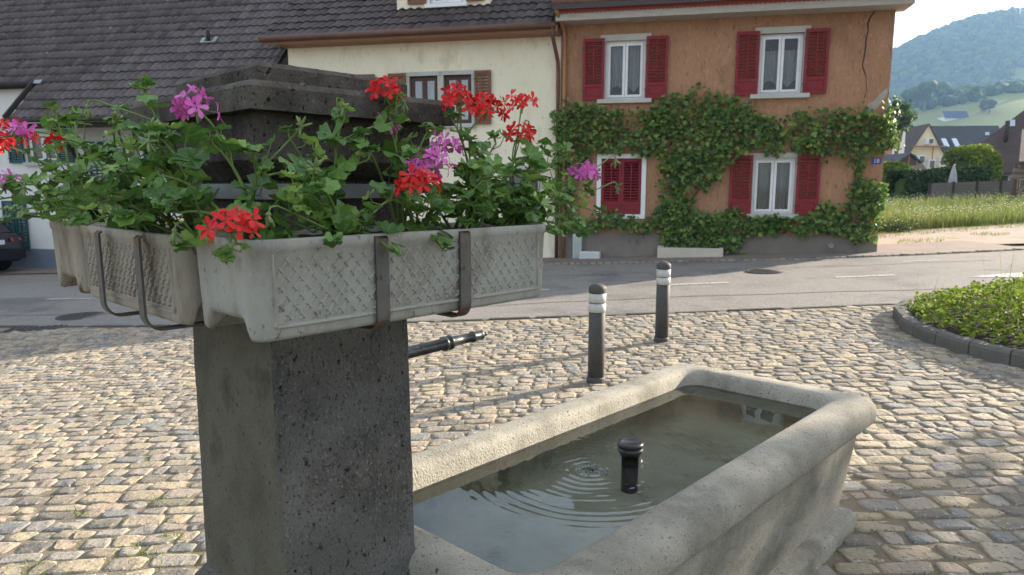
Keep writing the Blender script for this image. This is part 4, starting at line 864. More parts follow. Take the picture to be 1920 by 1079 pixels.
# pantiles
TW, TL, TP = 0.205, 0.40, 0.335
def tile_shape():
    n = 7; V = []
    for y, dz in ((0.0, 0.034), (TL, 0.0)):
        for i in range(n):
            x = i / (n - 1); V.append((x * TW * 1.04 - TW * 0.52, y, dz + 0.017 * (1 - math.cos(2 * math.pi * (x * 1.0 + 0.12)))))
    for i in range(n):
        v = V[i]; V.append((v[0], 0.004, v[2] - 0.026))
    F = [(i, i + 1, n + i + 1, n + i) for i in range(n - 1)] + [(2 * n + i, 2 * n + i + 1, i + 1, i) for i in range(n - 1)]
    return np.array(V), F
TV, TF = tile_shape(); TF3 = np.array([t for q in TF for t in ((q[0], q[1], q[2]), (q[0], q[2], q[3]))])
TILE_ME = {k: mesh_of('tile', TV, TF, M[k], False) for k in ('tile', 'tile_dark')}
def tiled_roof(house, u0, u1, w0, z0, pitch, rows, key, start=None, skip=None, ends=None):
    up = -NN * math.cos(pitch) + ZZ * math.sin(pitch); nr = NN * math.sin(pitch) + ZZ * math.cos(pitch); org = FP(0, w0, z0)
    m = MB(); ua, ub = u0 - 0.02, u1 + 0.02
    a, b = org + EE * ua - nr * 0.03, org + EE * ub - nr * 0.03; Ls = rows * TP + 0.1; off = start(ua) * TP if start else 0
    q = [a + up * 0.02, b + up * 0.02, b + up * Ls, a + up * Ls]; m.hexa([p - nr * 0.12 for p in q] + q)
    roof = m.build('roof', M['beam'], house)
    cand = []
    for r in range(rows):
        for c in range(int((u1 - u0) / TW)):
            u = u0 + (c + 0.5) * TW
            if start and r < start(u): continue
            p = org + EE * u + up * (r * TP)
            if skip and skip(u, p): continue
            p = p + nr * random.gauss(0, 0.003) + up * random.gauss(0, 0.006); X, Y = to_px(p); vis = -15 < X < 1935 and -12 < Y < 480
            cand.append((r, u, p, vis))
    vis = sorted([c for c in cand if c[3]], key=lambda c: np.linalg.norm(c[2] - _O))[:300]; ids = set(id(c) for c in vis); VV, FF = [], []
    for c in cand:
        a = random.gauss(0, 0.006); x = EE * math.cos(a) + up * math.sin(a); y = up * math.cos(a) - EE * math.sin(a)
        if id(c) in ids:
            o = bpy.data.objects.new('tile', TILE_ME[key]); link(o, roof, frame_matrix(c[2], x, y, nr))
        else:
            b = len(VV) * len(TV); VV.append(c[2] + TV[:, :1] * x + TV[:, 1:2] * y + TV[:, 2:3] * nr); FF.append(TF3 + b)
    if VV: fast_mesh('tiles', np.concatenate(VV), np.concatenate(FF), M[key], roof, kind='stuff')
    return roof, org, up, nr

# --- orange house
oh = empty('orange_house', FP(3.3, 0, 0.1), 'orange stucco house with red louvred shutters and climbing vine', 'house')
WIN_O = [(0.97, 1.81, 3.485, 4.70), (4.14, 4.98, 3.505, 4.71), (4.13, 4.97, 1.045, 2.215)]
walls(oh, 0.0, 6.65, -0.6, 5.3, 0.0, 8.5, WIN_O + [(0.93, 1.80, 1.0, 2.235)], M['orange'])
m = MB(); m.fbox(0.0, 6.653, -0.1, 0.022, -0.6, 0.60); m.build('plinth', M['plinth'], oh)
for i, (a, b, c, d_) in enumerate(WIN_O):
    window(oh, a, b, c, d_, 0.0, M['whiteframe'], M['stonetrim'], 0.085, 0.125 if i < 2 else 0.10, 0.16 if i < 2 else 0.10, 2, (1, 2, 3)[i])
    L_ = 0.455
    shutter(oh, a - 0.02 - L_, a - 0.02, c - 0.01, d_ + 0.055, 0.035, M['redshutter']); shutter(oh, b + 0.02, b + 0.02 + L_, c - 0.01, d_ + 0.055, 0.035, M['redshutter'])
m = MB(); frame_rect(m, 0.83, 1.90, 0.92, 2.325, -0.12, 0.03, 0.095); sf = m.build('window_surround', M['whiteframe'], oh)
shutter(oh, 0.935, 1.362, 1.02, 2.225, -0.05, M['redshutter'], 0.2, True, 14); shutter(oh, 1.367, 1.795, 1.02, 2.225, -0.05, M['redshutter'], 0.2, True, 14)
m = MB(); m.fbox(-0.05, 6.85, -0.2, 0.48, 5.06, 5.22); m.build('soffit', M['fascia'], oh)
m = MB(); us = np.arange(-0.08, 6.88, 0.02); V = []
for u in us:
    V += [FP(u, 0.50, 5.185 + 0.022 * abs(math.sin(u * math.pi / 0.09))), FP(u, 0.50, 5.37), FP(u, 0.48, 5.37), FP(u, 0.48, 5.185 + 0.022 * abs(math.sin(u * math.pi / 0.09)))]
m.loft([V[i * 4:i * 4 + 4] for i in range(len(us))], True, True, True).build('scalloped_trim', M['redtrim'], oh)
m = MB(); m.tube([FP(-0.12, 0.57, 5.40), FP(6.9, 0.57, 5.40)], 0.065, 10); m.build('gutter', M['copper'], oh, True)
m = MB(); pr = 0.045; m.tube([FP(-0.03, 0.57, 5.36), FP(-0.02, 0.55, 5.25), FP(0.02, 0.42, 5.12), FP(0.07, 0.15, 4.95), FP(0.09, 0.09, 4.8), FP(0.09, 0.085, 3.5), FP(0.10, 0.085, 1.5), FP(0.10, 0.085, -0.1)], pr, 10); m.build('downpipe', M['copper_new'], oh, True)
pt = math.radians(38)
ry = 5.42 + 5.0 * math.tan(pt)
m = MB(); A = [FP(-0.1, 0.62, 5.42), FP(6.95, 0.62, 5.42), FP(6.95, -4.38, ry), FP(-0.1, -4.38, ry)]; m.hexa([p - ZZ * 0.16 for p in A] + A)
B = [FP(-0.1, -4.381, ry), FP(6.95, -4.381, ry), FP(6.95, -9.2, 5.42), FP(-0.1, -9.2, 5.42)]; m.hexa([p - ZZ * 0.16 for p in B] + B); m.build('roof', M['tile_dark'], oh)
m = MB(); m.add([FP(6.65, 0, 5.25), FP(6.65, -8.5, 5.25), FP(6.65, -4.38, ry - 0.3), FP(0, 0, 5.25), FP(0, -8.5, 5.25), FP(0, -4.38, ry - 0.3)], [(0, 1, 2), (3, 5, 4)]); m.build('gable', M['orange'], oh)
# crack, worn patches, number plate, vent
cp = [(1643, 14), (1640, 22), (1632, 32), (1627, 45), (1628, 58), (1624, 72), (1623, 90), (1620, 108), (1617, 122), (1620, 134), (1624, 143), (1624, 158), (1625, 170), (1620, 185)]
m = MB(); V = []
for i, (x, y) in enumerate(cp):
    u, z = on_fac(x, y); hw = 0.016 * (1 - 0.5 * i / len(cp)) * random.uniform(0.7, 1.3); V.append([FP(u - hw, 0.0, z), FP(u - hw * 0.6, 0.004, z), FP(u + hw * 0.6, 0.004, z), FP(u + hw, 0.0, z)])
m.loft(V, False); m.build('crack', M['crack'], oh)
def patch(pts, name, material, w=0.004):
    q = [on_fac(x, y) for x, y in pts]; c = np.mean(q, 0); m = MB(); n_ = len(q); V = [FP(c[0], w, c[1])] + [FP(u, w, z) for u, z in q]
    m.add(V, [(0, 1 + i, 1 + (i + 1) % n_) for i in range(n_)]); o = m.build(name, material, oh)
    for p in o.data.polygons: pass
    return o
patch([(1622, 203), (1628, 194), (1638, 190), (1646, 180), (1655, 172), (1664, 165), (1664, 176), (1658, 186), (1650, 196), (1640, 208), (1630, 210)], 'bare_patch', M['bare'])
patch([(1612, 292), (1617, 290), (1615, 320), (1612, 348), (1608, 350), (1609, 320)], 'bare_patch', M['bare'], 0.0045)
m = MB(); m.fbox(6.425, 6.60, 0.001, 0.012, 2.07, 2.195); sg = m.build('number_plate', M['signblue'], oh)
tc = bpy.data.curves.new('house_number', 'FONT'); tc.body = '18'; tc.size = 0.12; tc.align_x = 'CENTER'; tc.align_y = 'CENTER'; tc.extrude = 0.001; tc.materials.append(M['signwhite'])
num_me = None
tmp = bpy.data.objects.new('house_number', tc); COL.objects.link(tmp); bpy.context.view_layer.update()
num_me = bpy.data.meshes.new_from_object(tmp.evaluated_get(bpy.context.evaluated_depsgraph_get())); bpy.data.objects.remove(tmp)
link(bpy.data.objects.new('house_number', num_me), sg, frame_matrix(FP(6.512, 0.0145, 2.133), EE, ZZ, NN))
m = MB(); m.lathe(FP(5.76, 0.0, 0.39), [(0.055, 0.02), (0.06, 0.035), (0.045, 0.04), (0.042, 0.03), (0.001, 0.025)], 16, NN); m.build('vent', M['galv'], oh)

# --- cream house
ch = empty('cream_house', FP(-3.2, 0, -0.1), 'cream stucco house with brown shutters and dark tiled roof', 'house')
WIN_C = [(-3.52, -2.84, 3.04, 4.12), (-2.70, -2.04, 3.04, 4.12), (-5.85, -4.85, 3.04, 4.12)]
walls(ch, -6.55, -0.004, -0.9, 5.0, -0.04, 9.0, WIN_C + [(-1.18, -0.50, 0.0, 2.0)], M['cream'])
for k, (a, b, c, d_) in enumerate(WIN_C): window(ch, a, b, c, d_, -0.04, M['brownframe'], M['stonetrim'], 0.07, 0.09, 0.09, 2, False, 0.42, pane='pane_bright')
shutter(ch, -4.02, -3.60, 3.02, 4.19, -0.005, M['brownshutter'], 0, False, 15); shutter(ch, -1.955, -1.575, 3.02, 4.19, -0.005, M['brownshutter'], 0, False, 15); shutter(ch, -4.77, -4.35, 3.02, 4.19, -0.005, M['brownshutter'], 0, False, 15)
m = MB(); frame_rect(m, -1.18, -0.50, 0.0, 2.0, -0.18, -0.10, 0.08); m.fbox(-1.10, -0.58, -0.17, -0.13, 0.08, 1.0); m.fbox(-0.86, -0.82, -0.17, -0.12, 1.0, 1.92); dd = m.build('door', M['brownframe'], ch)
m = MB(); m.fbox(-1.10, -0.58, -0.16, -0.15, 1.0, 1.92); m.build('pane', M['pane'], dd)
m = MB(); frame_rect(m, -1.28, -0.40, -0.05, 2.10, -0.19, -0.02, 0.1); m.build('surround', M['stonetrim'], dd)
m = MB(); m.fbox(-6.6, -0.02, -0.1, 0.40, 4.855, 4.93); m.fbox(-6.9, -0.02, 0.37, 0.42, 4.87, 5.0); m.build('soffit', M['brownwood'], ch)
m = MB(); m.tube([FP(-6.95, 0.47, 4.985), FP(-0.06, 0.47, 4.985)], 0.07, 10); m.build('gutter', M['copper'], ch, True)
m = MB(); m.tube([FP(-0.12, 0.47, 4.93), FP(-0.12, 0.45, 4.78), FP(-0.09, 0.25, 4.55), FP(-0.055, 0.08, 4.3), FP(-0.05, 0.06, 4.1), FP(-0.05, 0.055, 2.0), FP(-0.05, 0.055, -0.2)], 0.042, 10); m.build('downpipe', M['copper'], ch, True)
c_pitch = math.radians(38)
def dorm_skip(u, p): return -3.92 < u < -1.68 and ((p - P0) @ NN) < -0.36
croof, corg, cup, cnr = tiled_roof(ch, -6.93, -0.04, 0.44, 5.00, c_pitch, 20, 'tile_dark', skip=dorm_skip)
m = MB(); m.add([FP(-6.55, -0.04, 5.0), FP(-6.55, -9, 5.0), FP(-6.55, -4.7, 8.9), FP(-0.004, -0.04, 5.0), FP(-0.004, -9, 5.0), FP(-0.004, -4.7, 8.9)], [(0, 2, 1), (3, 4, 5)])
m.add([FP(-6.95, -4.75, 9.07), FP(0, -4.75, 9.07), FP(0, -9.5, 5.0), FP(-6.95, -9.5, 5.0)], [(0, 1, 2, 3)]); m.build('gable', M['cream'], ch)
# dormer
m = MB(); wall_front(m, -3.9, -1.68, 5.52, 7.1, -0.36, [(-3.1, -2.3, 5.72, 6.8)], 0.12); m.add([FP(-3.9, -0.36, 5.5), FP(-3.9, -3, 5.5), FP(-3.9, -3, 7.1), FP(-3.9, -0.36, 7.1), FP(-1.68, -0.36, 5.5), FP(-1.68, -3, 5.5), FP(-1.68, -3, 7.1), FP(-1.68, -0.36, 7.1)], [(0, 1, 2, 3), (4, 7, 6, 5)])
dm = m.build('dormer', M['cream'], ch)
m = MB(); m.fbox(-3.93, -1.65, -0.42, -0.33, 5.48, 5.62); m.build('apron', M['copper'], dm)
m = MB(); A = [FP(-4.1, -0.1, 7.1), FP(-1.5, -0.1, 7.1), FP(-1.5, -3.4, 7.7), FP(-4.1, -3.4, 7.7)]; m.hexa([p - ZZ * 0.1 for p in A] + A); m.build('dormer_roof', M['tile_dark'], dm)
window(ch, -3.1, -2.3, 5.74, 6.8, -0.36, M['whiteframe'], M['whiteframe'], 0.06, 0.06, 0.10, 2, True)
shutter(ch, -3.62, -3.18, 5.76, 6.8, -0.33, M['brownshutter'], 0, False, 10); shutter(ch, -2.22, -1.80, 5.76, 6.8, -0.33, M['brownshutter'], 0, False, 10)

# --- left farmhouse with the long low roof
lh = empty('white_farmhouse', FP(-14, 0.15, -0.6), 'white farmhouse with teal shutters and long speckled grey tile roof', 'house')
WIN_L = [(-14.05, -13.15, 2.25, 3.02), (-11.6, -10.6, 1.6, 2.7), (-16.6, -15.6, 2.25, 3.02)]
walls(lh, -24.0, -6.56, -1.6, 4.28, 0.15, 9.0, WIN_L, M['whitewall'])
m = MB(); m.fbox(-24, -6.56, 0.0, 0.175, -1.6, -0.02); m.build('plinth', M['bluebase'], lh)
for (a, b, c, d_) in WIN_L:
    window(lh, a, b, c, d_, 0.15, M['whiteframe'], M['stonetrim'], 0.07, 0.09, 0.09, 2, True)
    shutter(lh, a - 0.55, a - 0.09, c - 0.02, d_ + 0.05, 0.18, M['tealshutter'], 0, False, 12); shutter(lh, b + 0.09, b + 0.55, c - 0.02, d_ + 0.05, 0.18, M['tealshutter'], 0, False, 12)
shutter(lh, -15.0, -14.65, -0.02, 1.25, 0.18, M['tealshutter'], 0, False, 14); shutter(lh, -14.62, -14.25, -0.02, 1.25, 0.18, M['tealshutter'], 0, False, 14)
l_pitch = math.radians(45.5)
lstart = lambda u: 4 if u < -13.42 else 0
lroof, lorg, lup, lnr = tiled_roof(lh, -24.0, -6.62, 1.26, 3.235, l_pitch, 28, 'tile', start=None if False else lstart)
lroof.data.clear_geometry(); mm = MB()
for ua, ub, st_ in ((-24.0, -13.42, 4), (-13.42, -6.6, 0)):
    a = lorg - lnr * 0.03; q = [a + EE * ua + lup * (st_ * TP + 0.02), a + EE * ub + lup * (st_ * TP + 0.02), a + EE * ub + lup * 9.4, a + EE * ua + lup * 9.4]; mm.hexa([p - lnr * 0.1 for p in q] + q)
o_ = np.array(WM[lroof.name].translation); nm = mesh_of('roof', np.array(mm.V) - o_, mm.F, M['beam']); lroof.data = nm
m = MB(); m.tube([FP(-13.45, 1.33, 3.20), FP(-6.6, 1.33, 3.20)], 0.06, 8); m.build('gutter', M['beam'], lh, True)
ea = lorg + lup * (4 * TP) + NN * 0.06; m = MB(); m.tube([ea + EE * -24 - P0 * 0, ea + EE * -13.45], 0.07, 8); m.build('gutter', M['beam'], lh, True)
m = MB(); a_ = lorg + EE * -13.44 + lnr * 0.05; m.bar(a_ + lup * 0.0, a_ + lup * (4 * TP), 0.05, 0.12, lnr); m.build('verge_board', M['beam'], lh)
m = MB(); p = lorg + EE * -13.3 + lup * (4 * TP) + lnr * 0.07; m.box(p, EE * 0.12, lup * 0.07, lnr * 0.012); m.build('flashing', M['galv'], lroof)
for u_ in (-12.3, -9.6): m = MB(); m.bar(FP(u_, 1.15, 3.12), FP(u_ + 0.0, 0.18, 2.2), 0.10, 0.12); m.build('strut', M['beam'], lh)
m = MB(); m.fbox(-13.4, -6.6, 1.05, 1.17, 3.02, 3.14); m.build('beam', M['beam'], lh)
vp = lorg + EE * -9.05 + lup * 2.75 + lnr * 0.06; m = MB(); m.tube([vp, vp + ZZ * 0.26], 0.045, 10); m.build('vent_pipe', M['beam'], lroof, True)
m = MB(); m.box(vp - lup * 0.05, EE * 0.2, lup * 0.02 + EE * 0.0, lnr * 0.02); m.box(vp + EE * 0.17 + lup * 0.05, EE * 0.05, lup * 0.09, lnr * 0.02); m.box(vp - EE * 0.17 + lup * 0.05, EE * 0.05, lup * 0.09, lnr * 0.02); m.build('flashing', M['galv'], lroof)

# --- climbing vine
vine = empty('climbing_vine', FP(2.9, 0.1, 0.15), 'leafy green vine trained in bands across the orange facade', 'vine')
PA = [(1043, 205), (1065, 190), (1100, 196), (1150, 208), (1190, 200), (1240, 197), (1262, 180), (1290, 168), (1330, 162), (1370, 182), (1410, 196), (1440, 217), (1470, 226), (1500, 206), (1560, 206), (1610, 202), (1650, 206), (1668, 222), (1660, 260), (1640, 287), (1600, 300), (1560, 290), (1500, 280), (1440, 287), (1392, 272), (1372, 292), (1350, 330), (1330, 345), (1300, 355), (1280, 372), (1245, 378), (1238, 330), (1235, 290), (1180, 286), (1140, 276), (1110, 292), (1085, 330), (1080, 400), (1062, 440), (1043, 440)]
PB = [(1090, 410), (1140, 402), (1200, 408), (1235, 396), (1250, 372), (1300, 368), (1308, 400), (1330, 412), (1350, 394), (1378, 386), (1398, 408), (1450, 408), (1520, 406), (1545, 384), (1590, 374), (1606, 338), (1650, 342), (1658, 380), (1648, 432), (1620, 452), (1560, 440), (1500, 436), (1420, 436), (1386, 450), (1390, 472), (1340, 466), (1240, 464), (1230, 430), (1180, 428), (1130, 426), (1060, 440), (1043, 420)]
PC = [(1594, 295), (1618, 295), (1616, 345), (1600, 345)]
q = [([on_fac(x, y) for x, y in P], n_, dep) for P, n_, dep in ((PA, 5200, 0.28), (PB, 3300, 0.26), (PC, 60, 0.1))]
pts, nrm, siz = [], [], []
for P, n_, dep in q:
    xs = [p[0] for p in P]; zs = [p[1] for p in P]; k = 0
    while k < n_:
        u, z = random.uniform(min(xs) - 0.1, max(xs) + 0.1), random.uniform(min(zs) - 0.1, max(zs) + 0.1)
        uu = u + 0.14 * noise.noise(Vector((u * 3, z * 3, 1))) + random.gauss(0, 0.05); zz = z * 1.0 + (0.05 if z > 1.2 else 0.0) + 0.16 * noise.noise(Vector((u * 3, z * 3, 7))) + random.gauss(0, 0.05)
        if not in_poly(uu, zz, P): continue
        dn = noise.noise(Vector((u * 1.6, z * 1.6, 11))) * 0.5 + 0.5
        if random.random() > 0.30 + 1.2 * dn * dn: continue
        w_ = 0.03 + dep * (0.25 + 0.75 * dn) * math.sqrt(random.random()); pts.append(FP(u, w_, z)); nrm.append(NN * random.uniform(0.5, 1.0) + ZZ * random.uniform(0.1, 0.9) + rnd3(0.38)); siz.append(random.choice((random.uniform(0.05, 0.09), random.uniform(0.075, 0.135)))); k += 1
for k in range(300):                                     # shoots round the sunny corner
    u, z = random.gauss(6.66, 0.10), 2.35 + abs(random.gauss(0.35, 0.33)); w_ = random.uniform(-0.15, 0.42)
    if u < 6.60 and w_ < 0.03: continue
    pts.append(FP(u, w_, min(z, 3.35))); nrm.append(EE * 0.8 + NN * 0.5 + rnd3(0.5)); siz.append(random.uniform(0.07, 0.12))
V, F = leaves(pts, nrm, siz, 0.3, 0.95); fast_mesh('foliage', V, F, M['vine'], vine, kind='stuff')
for path in ([(2.85, 0.2), (2.75, 0.9), (2.6, 1.6), (2.7, 2.3), (2.8, 3.0)], [(2.7, 2.6), (1.6, 2.75), (0.6, 2.85), (0.1, 2.6)], [(2.8, 2.75), (3.8, 2.8), (4.8, 2.75), (6.4, 2.85)], [(2.75, 0.6), (1.8, 0.8), (0.6, 0.8)], [(2.85, 0.5), (4.0, 0.8), (5.4, 0.75), (6.3, 0.9), (6.4, 1.5)], [(2.75, 1.1), (3.1, 1.7), (3.25, 2.3)], [(6.1, 0.9), (6.13, 2.3)]):
    m = MB(); m.tube([FP(u, 0.05 + 0.02 * random.random(), z) for u, z in path], list(np.linspace(0.022, 0.010, len(path))), 6); m.build('stem', M['vinestem'], vine, True)
# things at the foot of the facade
m = MB(); g0 = gz(3.3)
tr = empty('stone_trough', FP(2.88, 0.25, g0), 'low pale stone planting trough under the vine', 'trough')
m = MB(); m.fbox(2.2, 3.56, 0.04, 0.10, g0 - 0.1, 0.34); m.fbox(2.2, 3.56, 0.40, 0.46, g0 - 0.1, 0.33); m.fbox(2.2, 2.27, 0.1, 0.40, g0 - 0.1, 0.33); m.fbox(3.49, 3.56, 0.1, 0.40, g0 - 0.1, 0.33); m.build('walls', M['trough'], tr)
m = MB(); m.fbox(2.27, 3.49, 0.1, 0.40, g0, 0.27); m.build('soil', M['soil'], tr)
m = MB(); m.loft([[FP(a, b, z) for a, b in rrect(0.50 + i_, 0.96 - i_, 0.06 + i_, 0.36 - i_, 0.03, 3)] for z, i_ in ((gz(1.7) - 0.1, 0.0), (0.17, 0.0), (0.19, 0.012), (0.19, 0.07), (0.14, 0.08))], True, True, True); m.build('stone_block', M['blocks'], label='small whitish hollow block on the pavement by the pale post', cat='block')
m = MB(); m.loft([[FP(a, b, z) for a, b in rrect(0.33 + i_, 0.535 - i_, 0.03 + i_, 0.20 - i_, 0.02, 3)] for z, i_ in ((-0.15, 0), (0.56, 0), (0.575, 0.01), (0.58, 0.04))], True, True, True); m.build('utility_post', M['post'], label='short pale green utility post at the foot of the orange house', cat='post')

# ------------------------------------------------------------------ parked car
cu, cw_ = -13.95, 0.62
CM = frame_matrix(FP(cu, cw_ + 0.9, gz(FP(cu, 1.5, 0)[0]) - 0.0), -NN, -EE, ZZ)
car = empty('parked_car', (0, 0, 0), 'dark blue car parked beside the white farmhouse with red tail lamps', 'car', M=CM)
def CP(x, y, z): return np.array(CM @ Vector((x, y, z)))
def cpart(m, name, material, parent=None, smooth=True): return m.build(name, material, parent or car, smooth)
m = MB(); sec = []
for y, zl, zm, zt, wb, wt in [(0.0, 0.42, 0.72, 0.98, 0.78, 0.72), (0.10, 0.28, 0.70, 1.02, 0.88, 0.80), (0.5, 0.22, 0.70, 1.05, 0.92, 0.83), (1.2, 0.2, 0.7, 1.03, 0.93, 0.84), (2.4, 0.2, 0.7, 1.0, 0.93, 0.84), (3.1, 0.2, 0.68, 0.95, 0.92, 0.82), (3.9, 0.22, 0.62, 0.84, 0.88, 0.74), (4.25, 0.3, 0.55, 0.72, 0.72, 0.6)]:
    sec.append([CP(x, y, z) for x, z in [(-wb * 0.9, zl), (-wb, zl + 0.12), (-wb, zm), (-wt, zt - 0.06), (-wt * 0.86, zt), (wt * 0.86, zt), (wt, zt - 0.06), (wb, zm), (wb, zl + 0.12), (wb * 0.9, zl)]])
body = cpart(m.loft(sec, True, True, True), 'body', M['carpaint'])
m = MB(); sec = []
for y, zt, wt in [(0.18, 1.0, 0.80), (0.42, 1.40, 0.66), (0.6, 1.485, 0.62), (1.2, 1.52, 0.62), (2.0, 1.47, 0.62), (2.9, 0.98, 0.76)]:
    sec.append([CP(x, y, z) for x, z in [(-0.80, 0.97), (-wt, zt - 0.05), (-wt * 0.85, zt), (wt * 0.85, zt), (wt, zt - 0.05), (0.80, 0.97)]])
cpart(m.loft(sec, True, True, True), 'roof', M['carpaint'])
m = MB(); m.add([CP(-0.62, 0.165, 1.03), CP(0.62, 0.165, 1.03), CP(0.52, 0.385, 1.37), CP(-0.52, 0.385, 1.37)], [(0, 1, 2, 3)]); cpart(m, 'rear_window', M['carglass'], None, False)
for sx in (-1, 1):
    m = MB(); m.add([CP(sx * 0.822, 0.55, 1.03), CP(sx * 0.815, 2.5, 1.03), CP(sx * 0.66, 1.95, 1.42), CP(sx * 0.66, 0.75, 1.44)], [(0, 1, 2, 3)]); cpart(m, 'side_window', M['carglass'], None, False)
    m = MB(); m.loft([[CP(sx * x, y, z) for z, x, y in ((0.80, 0.50, 0.02), (0.90, 0.47, 0.03), (0.93, 0.75, 0.06), (0.92, 0.86, 0.2), (0.85, 0.90, 0.25), (0.80, 0.88, 0.12))], [CP(sx * x, y - 0.025, z) for z, x, y in ((0.81, 0.51, 0.0), (0.89, 0.48, 0.01), (0.92, 0.76, 0.04), (0.91, 0.885, 0.2), (0.85, 0.92, 0.25), (0.81, 0.90, 0.1))]], True, True, True); cpart(m, 'tail_lamp', M['taillight'], None, False)
    for y in (0.75, 3.4):
        m = MB(); m.lathe(CP(sx * 0.70, y, 0.32), [(0.2, 0.0), (0.315, 0.02), (0.32, 0.06), (0.32, 0.16), (0.30, 0.21), (0.2, 0.215)], 24, -NN * sx); wh = cpart(m, 'wheel', M['rubber'])
        m = MB(); m.lathe(CP(sx * 0.70, y, 0.32), [(0.2, 0.20), (0.19, 0.22), (0.05, 0.225), (0.001, 0.225)], 18, -NN * sx, cap0=False); cpart(m, 'rim', M['alloy'], wh)
m = MB(); m.box(CP(0, 0.02, 0.46), -NN * 0.86, EE * 0.06, ZZ * 0.11); cpart(m, 'bumper', M['black_plastic'], None, False)
m = MB(); m.box(CP(0, -0.045, 0.80), -NN * 0.26, EE * 0.03, ZZ * 0.055); cpart(m, 'number_plate', M['signwhite'], None, False)
m = MB(); m.lathe(CP(0, -0.005, 0.93), [(0.04, 0.0), (0.04, 0.02), (0.03, 0.025), (0.001, 0.025)], 16, EE); cpart(m, 'badge', M['chrome'])

# ------------------------------------------------------------------ trees, hedge, meadow
def tree(name, label, base, H, crown_c, crown_r, nleaf, lsize, seed, material, clumps=26, trunk_r=0.16, group=None, thin=None):
    r_ = random.Random(seed); t = empty(name, base, label, 'tree', group); base = np.array(base, float); cc = np.array(crown_c, float); cr = np.array(crown_r, float)
    m = MB(); top = cc + np.array([0, 0, cr[2] * 0.2]); P = [base - ZZ * 0.2, base + (cc - base) * 0.3 + rnd3(0.08), base + (cc - base) * 0.65 + rnd3(0.1), top]; m.tube(P, [trunk_r * 1.25, trunk_r, trunk_r * 0.75, trunk_r * 0.3], 10); tk = m.build('trunk', M['bark'], t, True)
    cl = []
    for k in range(clumps):
        d = np.array([r_.gauss(0, 1), r_.gauss(0, 1), r_.gauss(0, 1)]); d /= np.linalg.norm(d); rad = r_.uniform(0.35, 0.95); c = cc + d * cr * rad
        if thin and c[2] < thin and r_.random() < 0.5: c = c + np.array([0, 0, r_.uniform(1.6, 2.6)])
        cl.append((c, r_.uniform(0.22, 0.40) * min(cr)))
        if k % 2 == 0:
            b0 = P[1] + (P[3] - P[1]) * r_.uniform(0.1, 0.9); m = MB(); m.tube([b0, (b0 + c) / 2 + ZZ * 0.1, c], [trunk_r * 0.4, trunk_r * 0.25, trunk_r * 0.08], 6); m.build('limb', M['bark'], t, True)
    pts = []; nr = []
    for k in range(nleaf):
        c, R = cl[r_.randrange(clumps)]
        if thin and c[2] < thin + 0.4 and r_.random() < 0.12: continue
        d = np.array([r_.gauss(0, 1), r_.gauss(0, 1), r_.gauss(0, 0.8)]); d /= np.linalg.norm(d); q = R * r_.uniform(0.3, 1.15); pts.append(c + d * q); nr.append(d * 0.7 + ZZ * 0.6 + rnd3(0.5))
    V, F = leaves(pts, nr, RNG.uniform(lsize * 0.7, lsize * 1.3, len(pts))); fast_mesh('crown', V, F, material, t, kind='stuff'); return t
# the shade trees at the side of the square, whose dappled shade falls on the fountain
tree('shade_tree', 'broad leafy tree at the side of the square shading the fountain', (13.2, 6.7, gz(13.2)), 9, (13.0, 6.5, 5.5), (3.2, 3.1, 3.3), 17000, 0.22, 107, M['tree'], 46, 0.22, 'shade trees beside the square', 4.6)
tree('shade_tree', 'second leafy tree beside the square, nearer the viewer', (10.5, 1.0, gz(10.5)), 9, (10.4, 1.0, 5.0), (3.4, 3.2, 3.0), 9000, 0.22, 5, M['tree'], 40, 0.2, 'shade trees beside the square')
bp_ = at_depth(1688, 215, 72.0)
tree('garden_tree', 'grey-green tree behind the corner of the orange house', (bp_[0], 72.0, gz(bp_[0])), 6, (bp_[0], 72, bp_[2] - 0.2), (1.9, 1.8, 1.7), 3200, 0.24, 9, M['tree'], 26, 0.2)
# meadow: tall grass with pale seed heads and white blossoms
MD = [(8.8, 19.6), (10.6, 20.0), (14.5, 20.8), (24.0, 24.0), (34.0, 38.0), (24.0, 41.0), (14.0, 34.0), (9.0, 26.0)]
gp = []
while len(gp) < 15000:
    y = 19.6 + 21 * random.random() ** 2.0; x = y * random.uniform(0.43, 0.82)
    if in_poly(x, y, MD): gp.append((x, y, gz(x)))
V, F = blades(gp, 0.62, 0.35, 0.011, 3); fast_mesh('meadow_grass', V, F, M['grass'], label='tall pale meadow grass beyond the gravel drive', cat='grass', kind='stuff')
dp = []
for (x, y, z) in random.sample(gp[:9000], 1300):
    if noise.noise(Vector((x * 0.35, y * 0.25, 3))) > -0.05: dp.append((x, y, z + random.uniform(0.3, 0.6)))
V, F = leaves(dp, [(random.gauss(0, .3), -0.6, 1)] * len(dp), 0.04, 0.05, 1.0); fast_mesh('blossoms', V, F, M['daisy'], label='white wild blossoms scattered over the tall meadow', cat='wildflowers', kind='stuff')
gp = []
while len(gp) < 3500:
    x = random.uniform(7.9, 20); y = random.uniform(15.3, 21.5)
    if in_poly(x, y, [(8.6, 17.2), (9.6, 18.2), (12.5, 19.2), (20, 21), (20, 22), (9.0, 19.9)]) or (noise.noise(Vector((x * 0.8, y * 0.8, 9))) > 0.22 and x > 8.4 + (y - 15.3) * 0.1 and y > 16.2): gp.append((x, y, gz(x)))
V, F = blades(gp, 0.10, 0.6, 0.007, 2); fast_mesh('verge_grass', V, F, M['grass'], label='short dry grass creeping over the gravel drive edge', cat='grass', kind='stuff')
sp_ = on_ground(1682, 436); pts = [(sp_[0] + random.gauss(0, 0.2), sp_[1] + random.gauss(0, 0.15), sp_[2] + abs(random.gauss(0.12, 0.12))) for _ in range(500)]
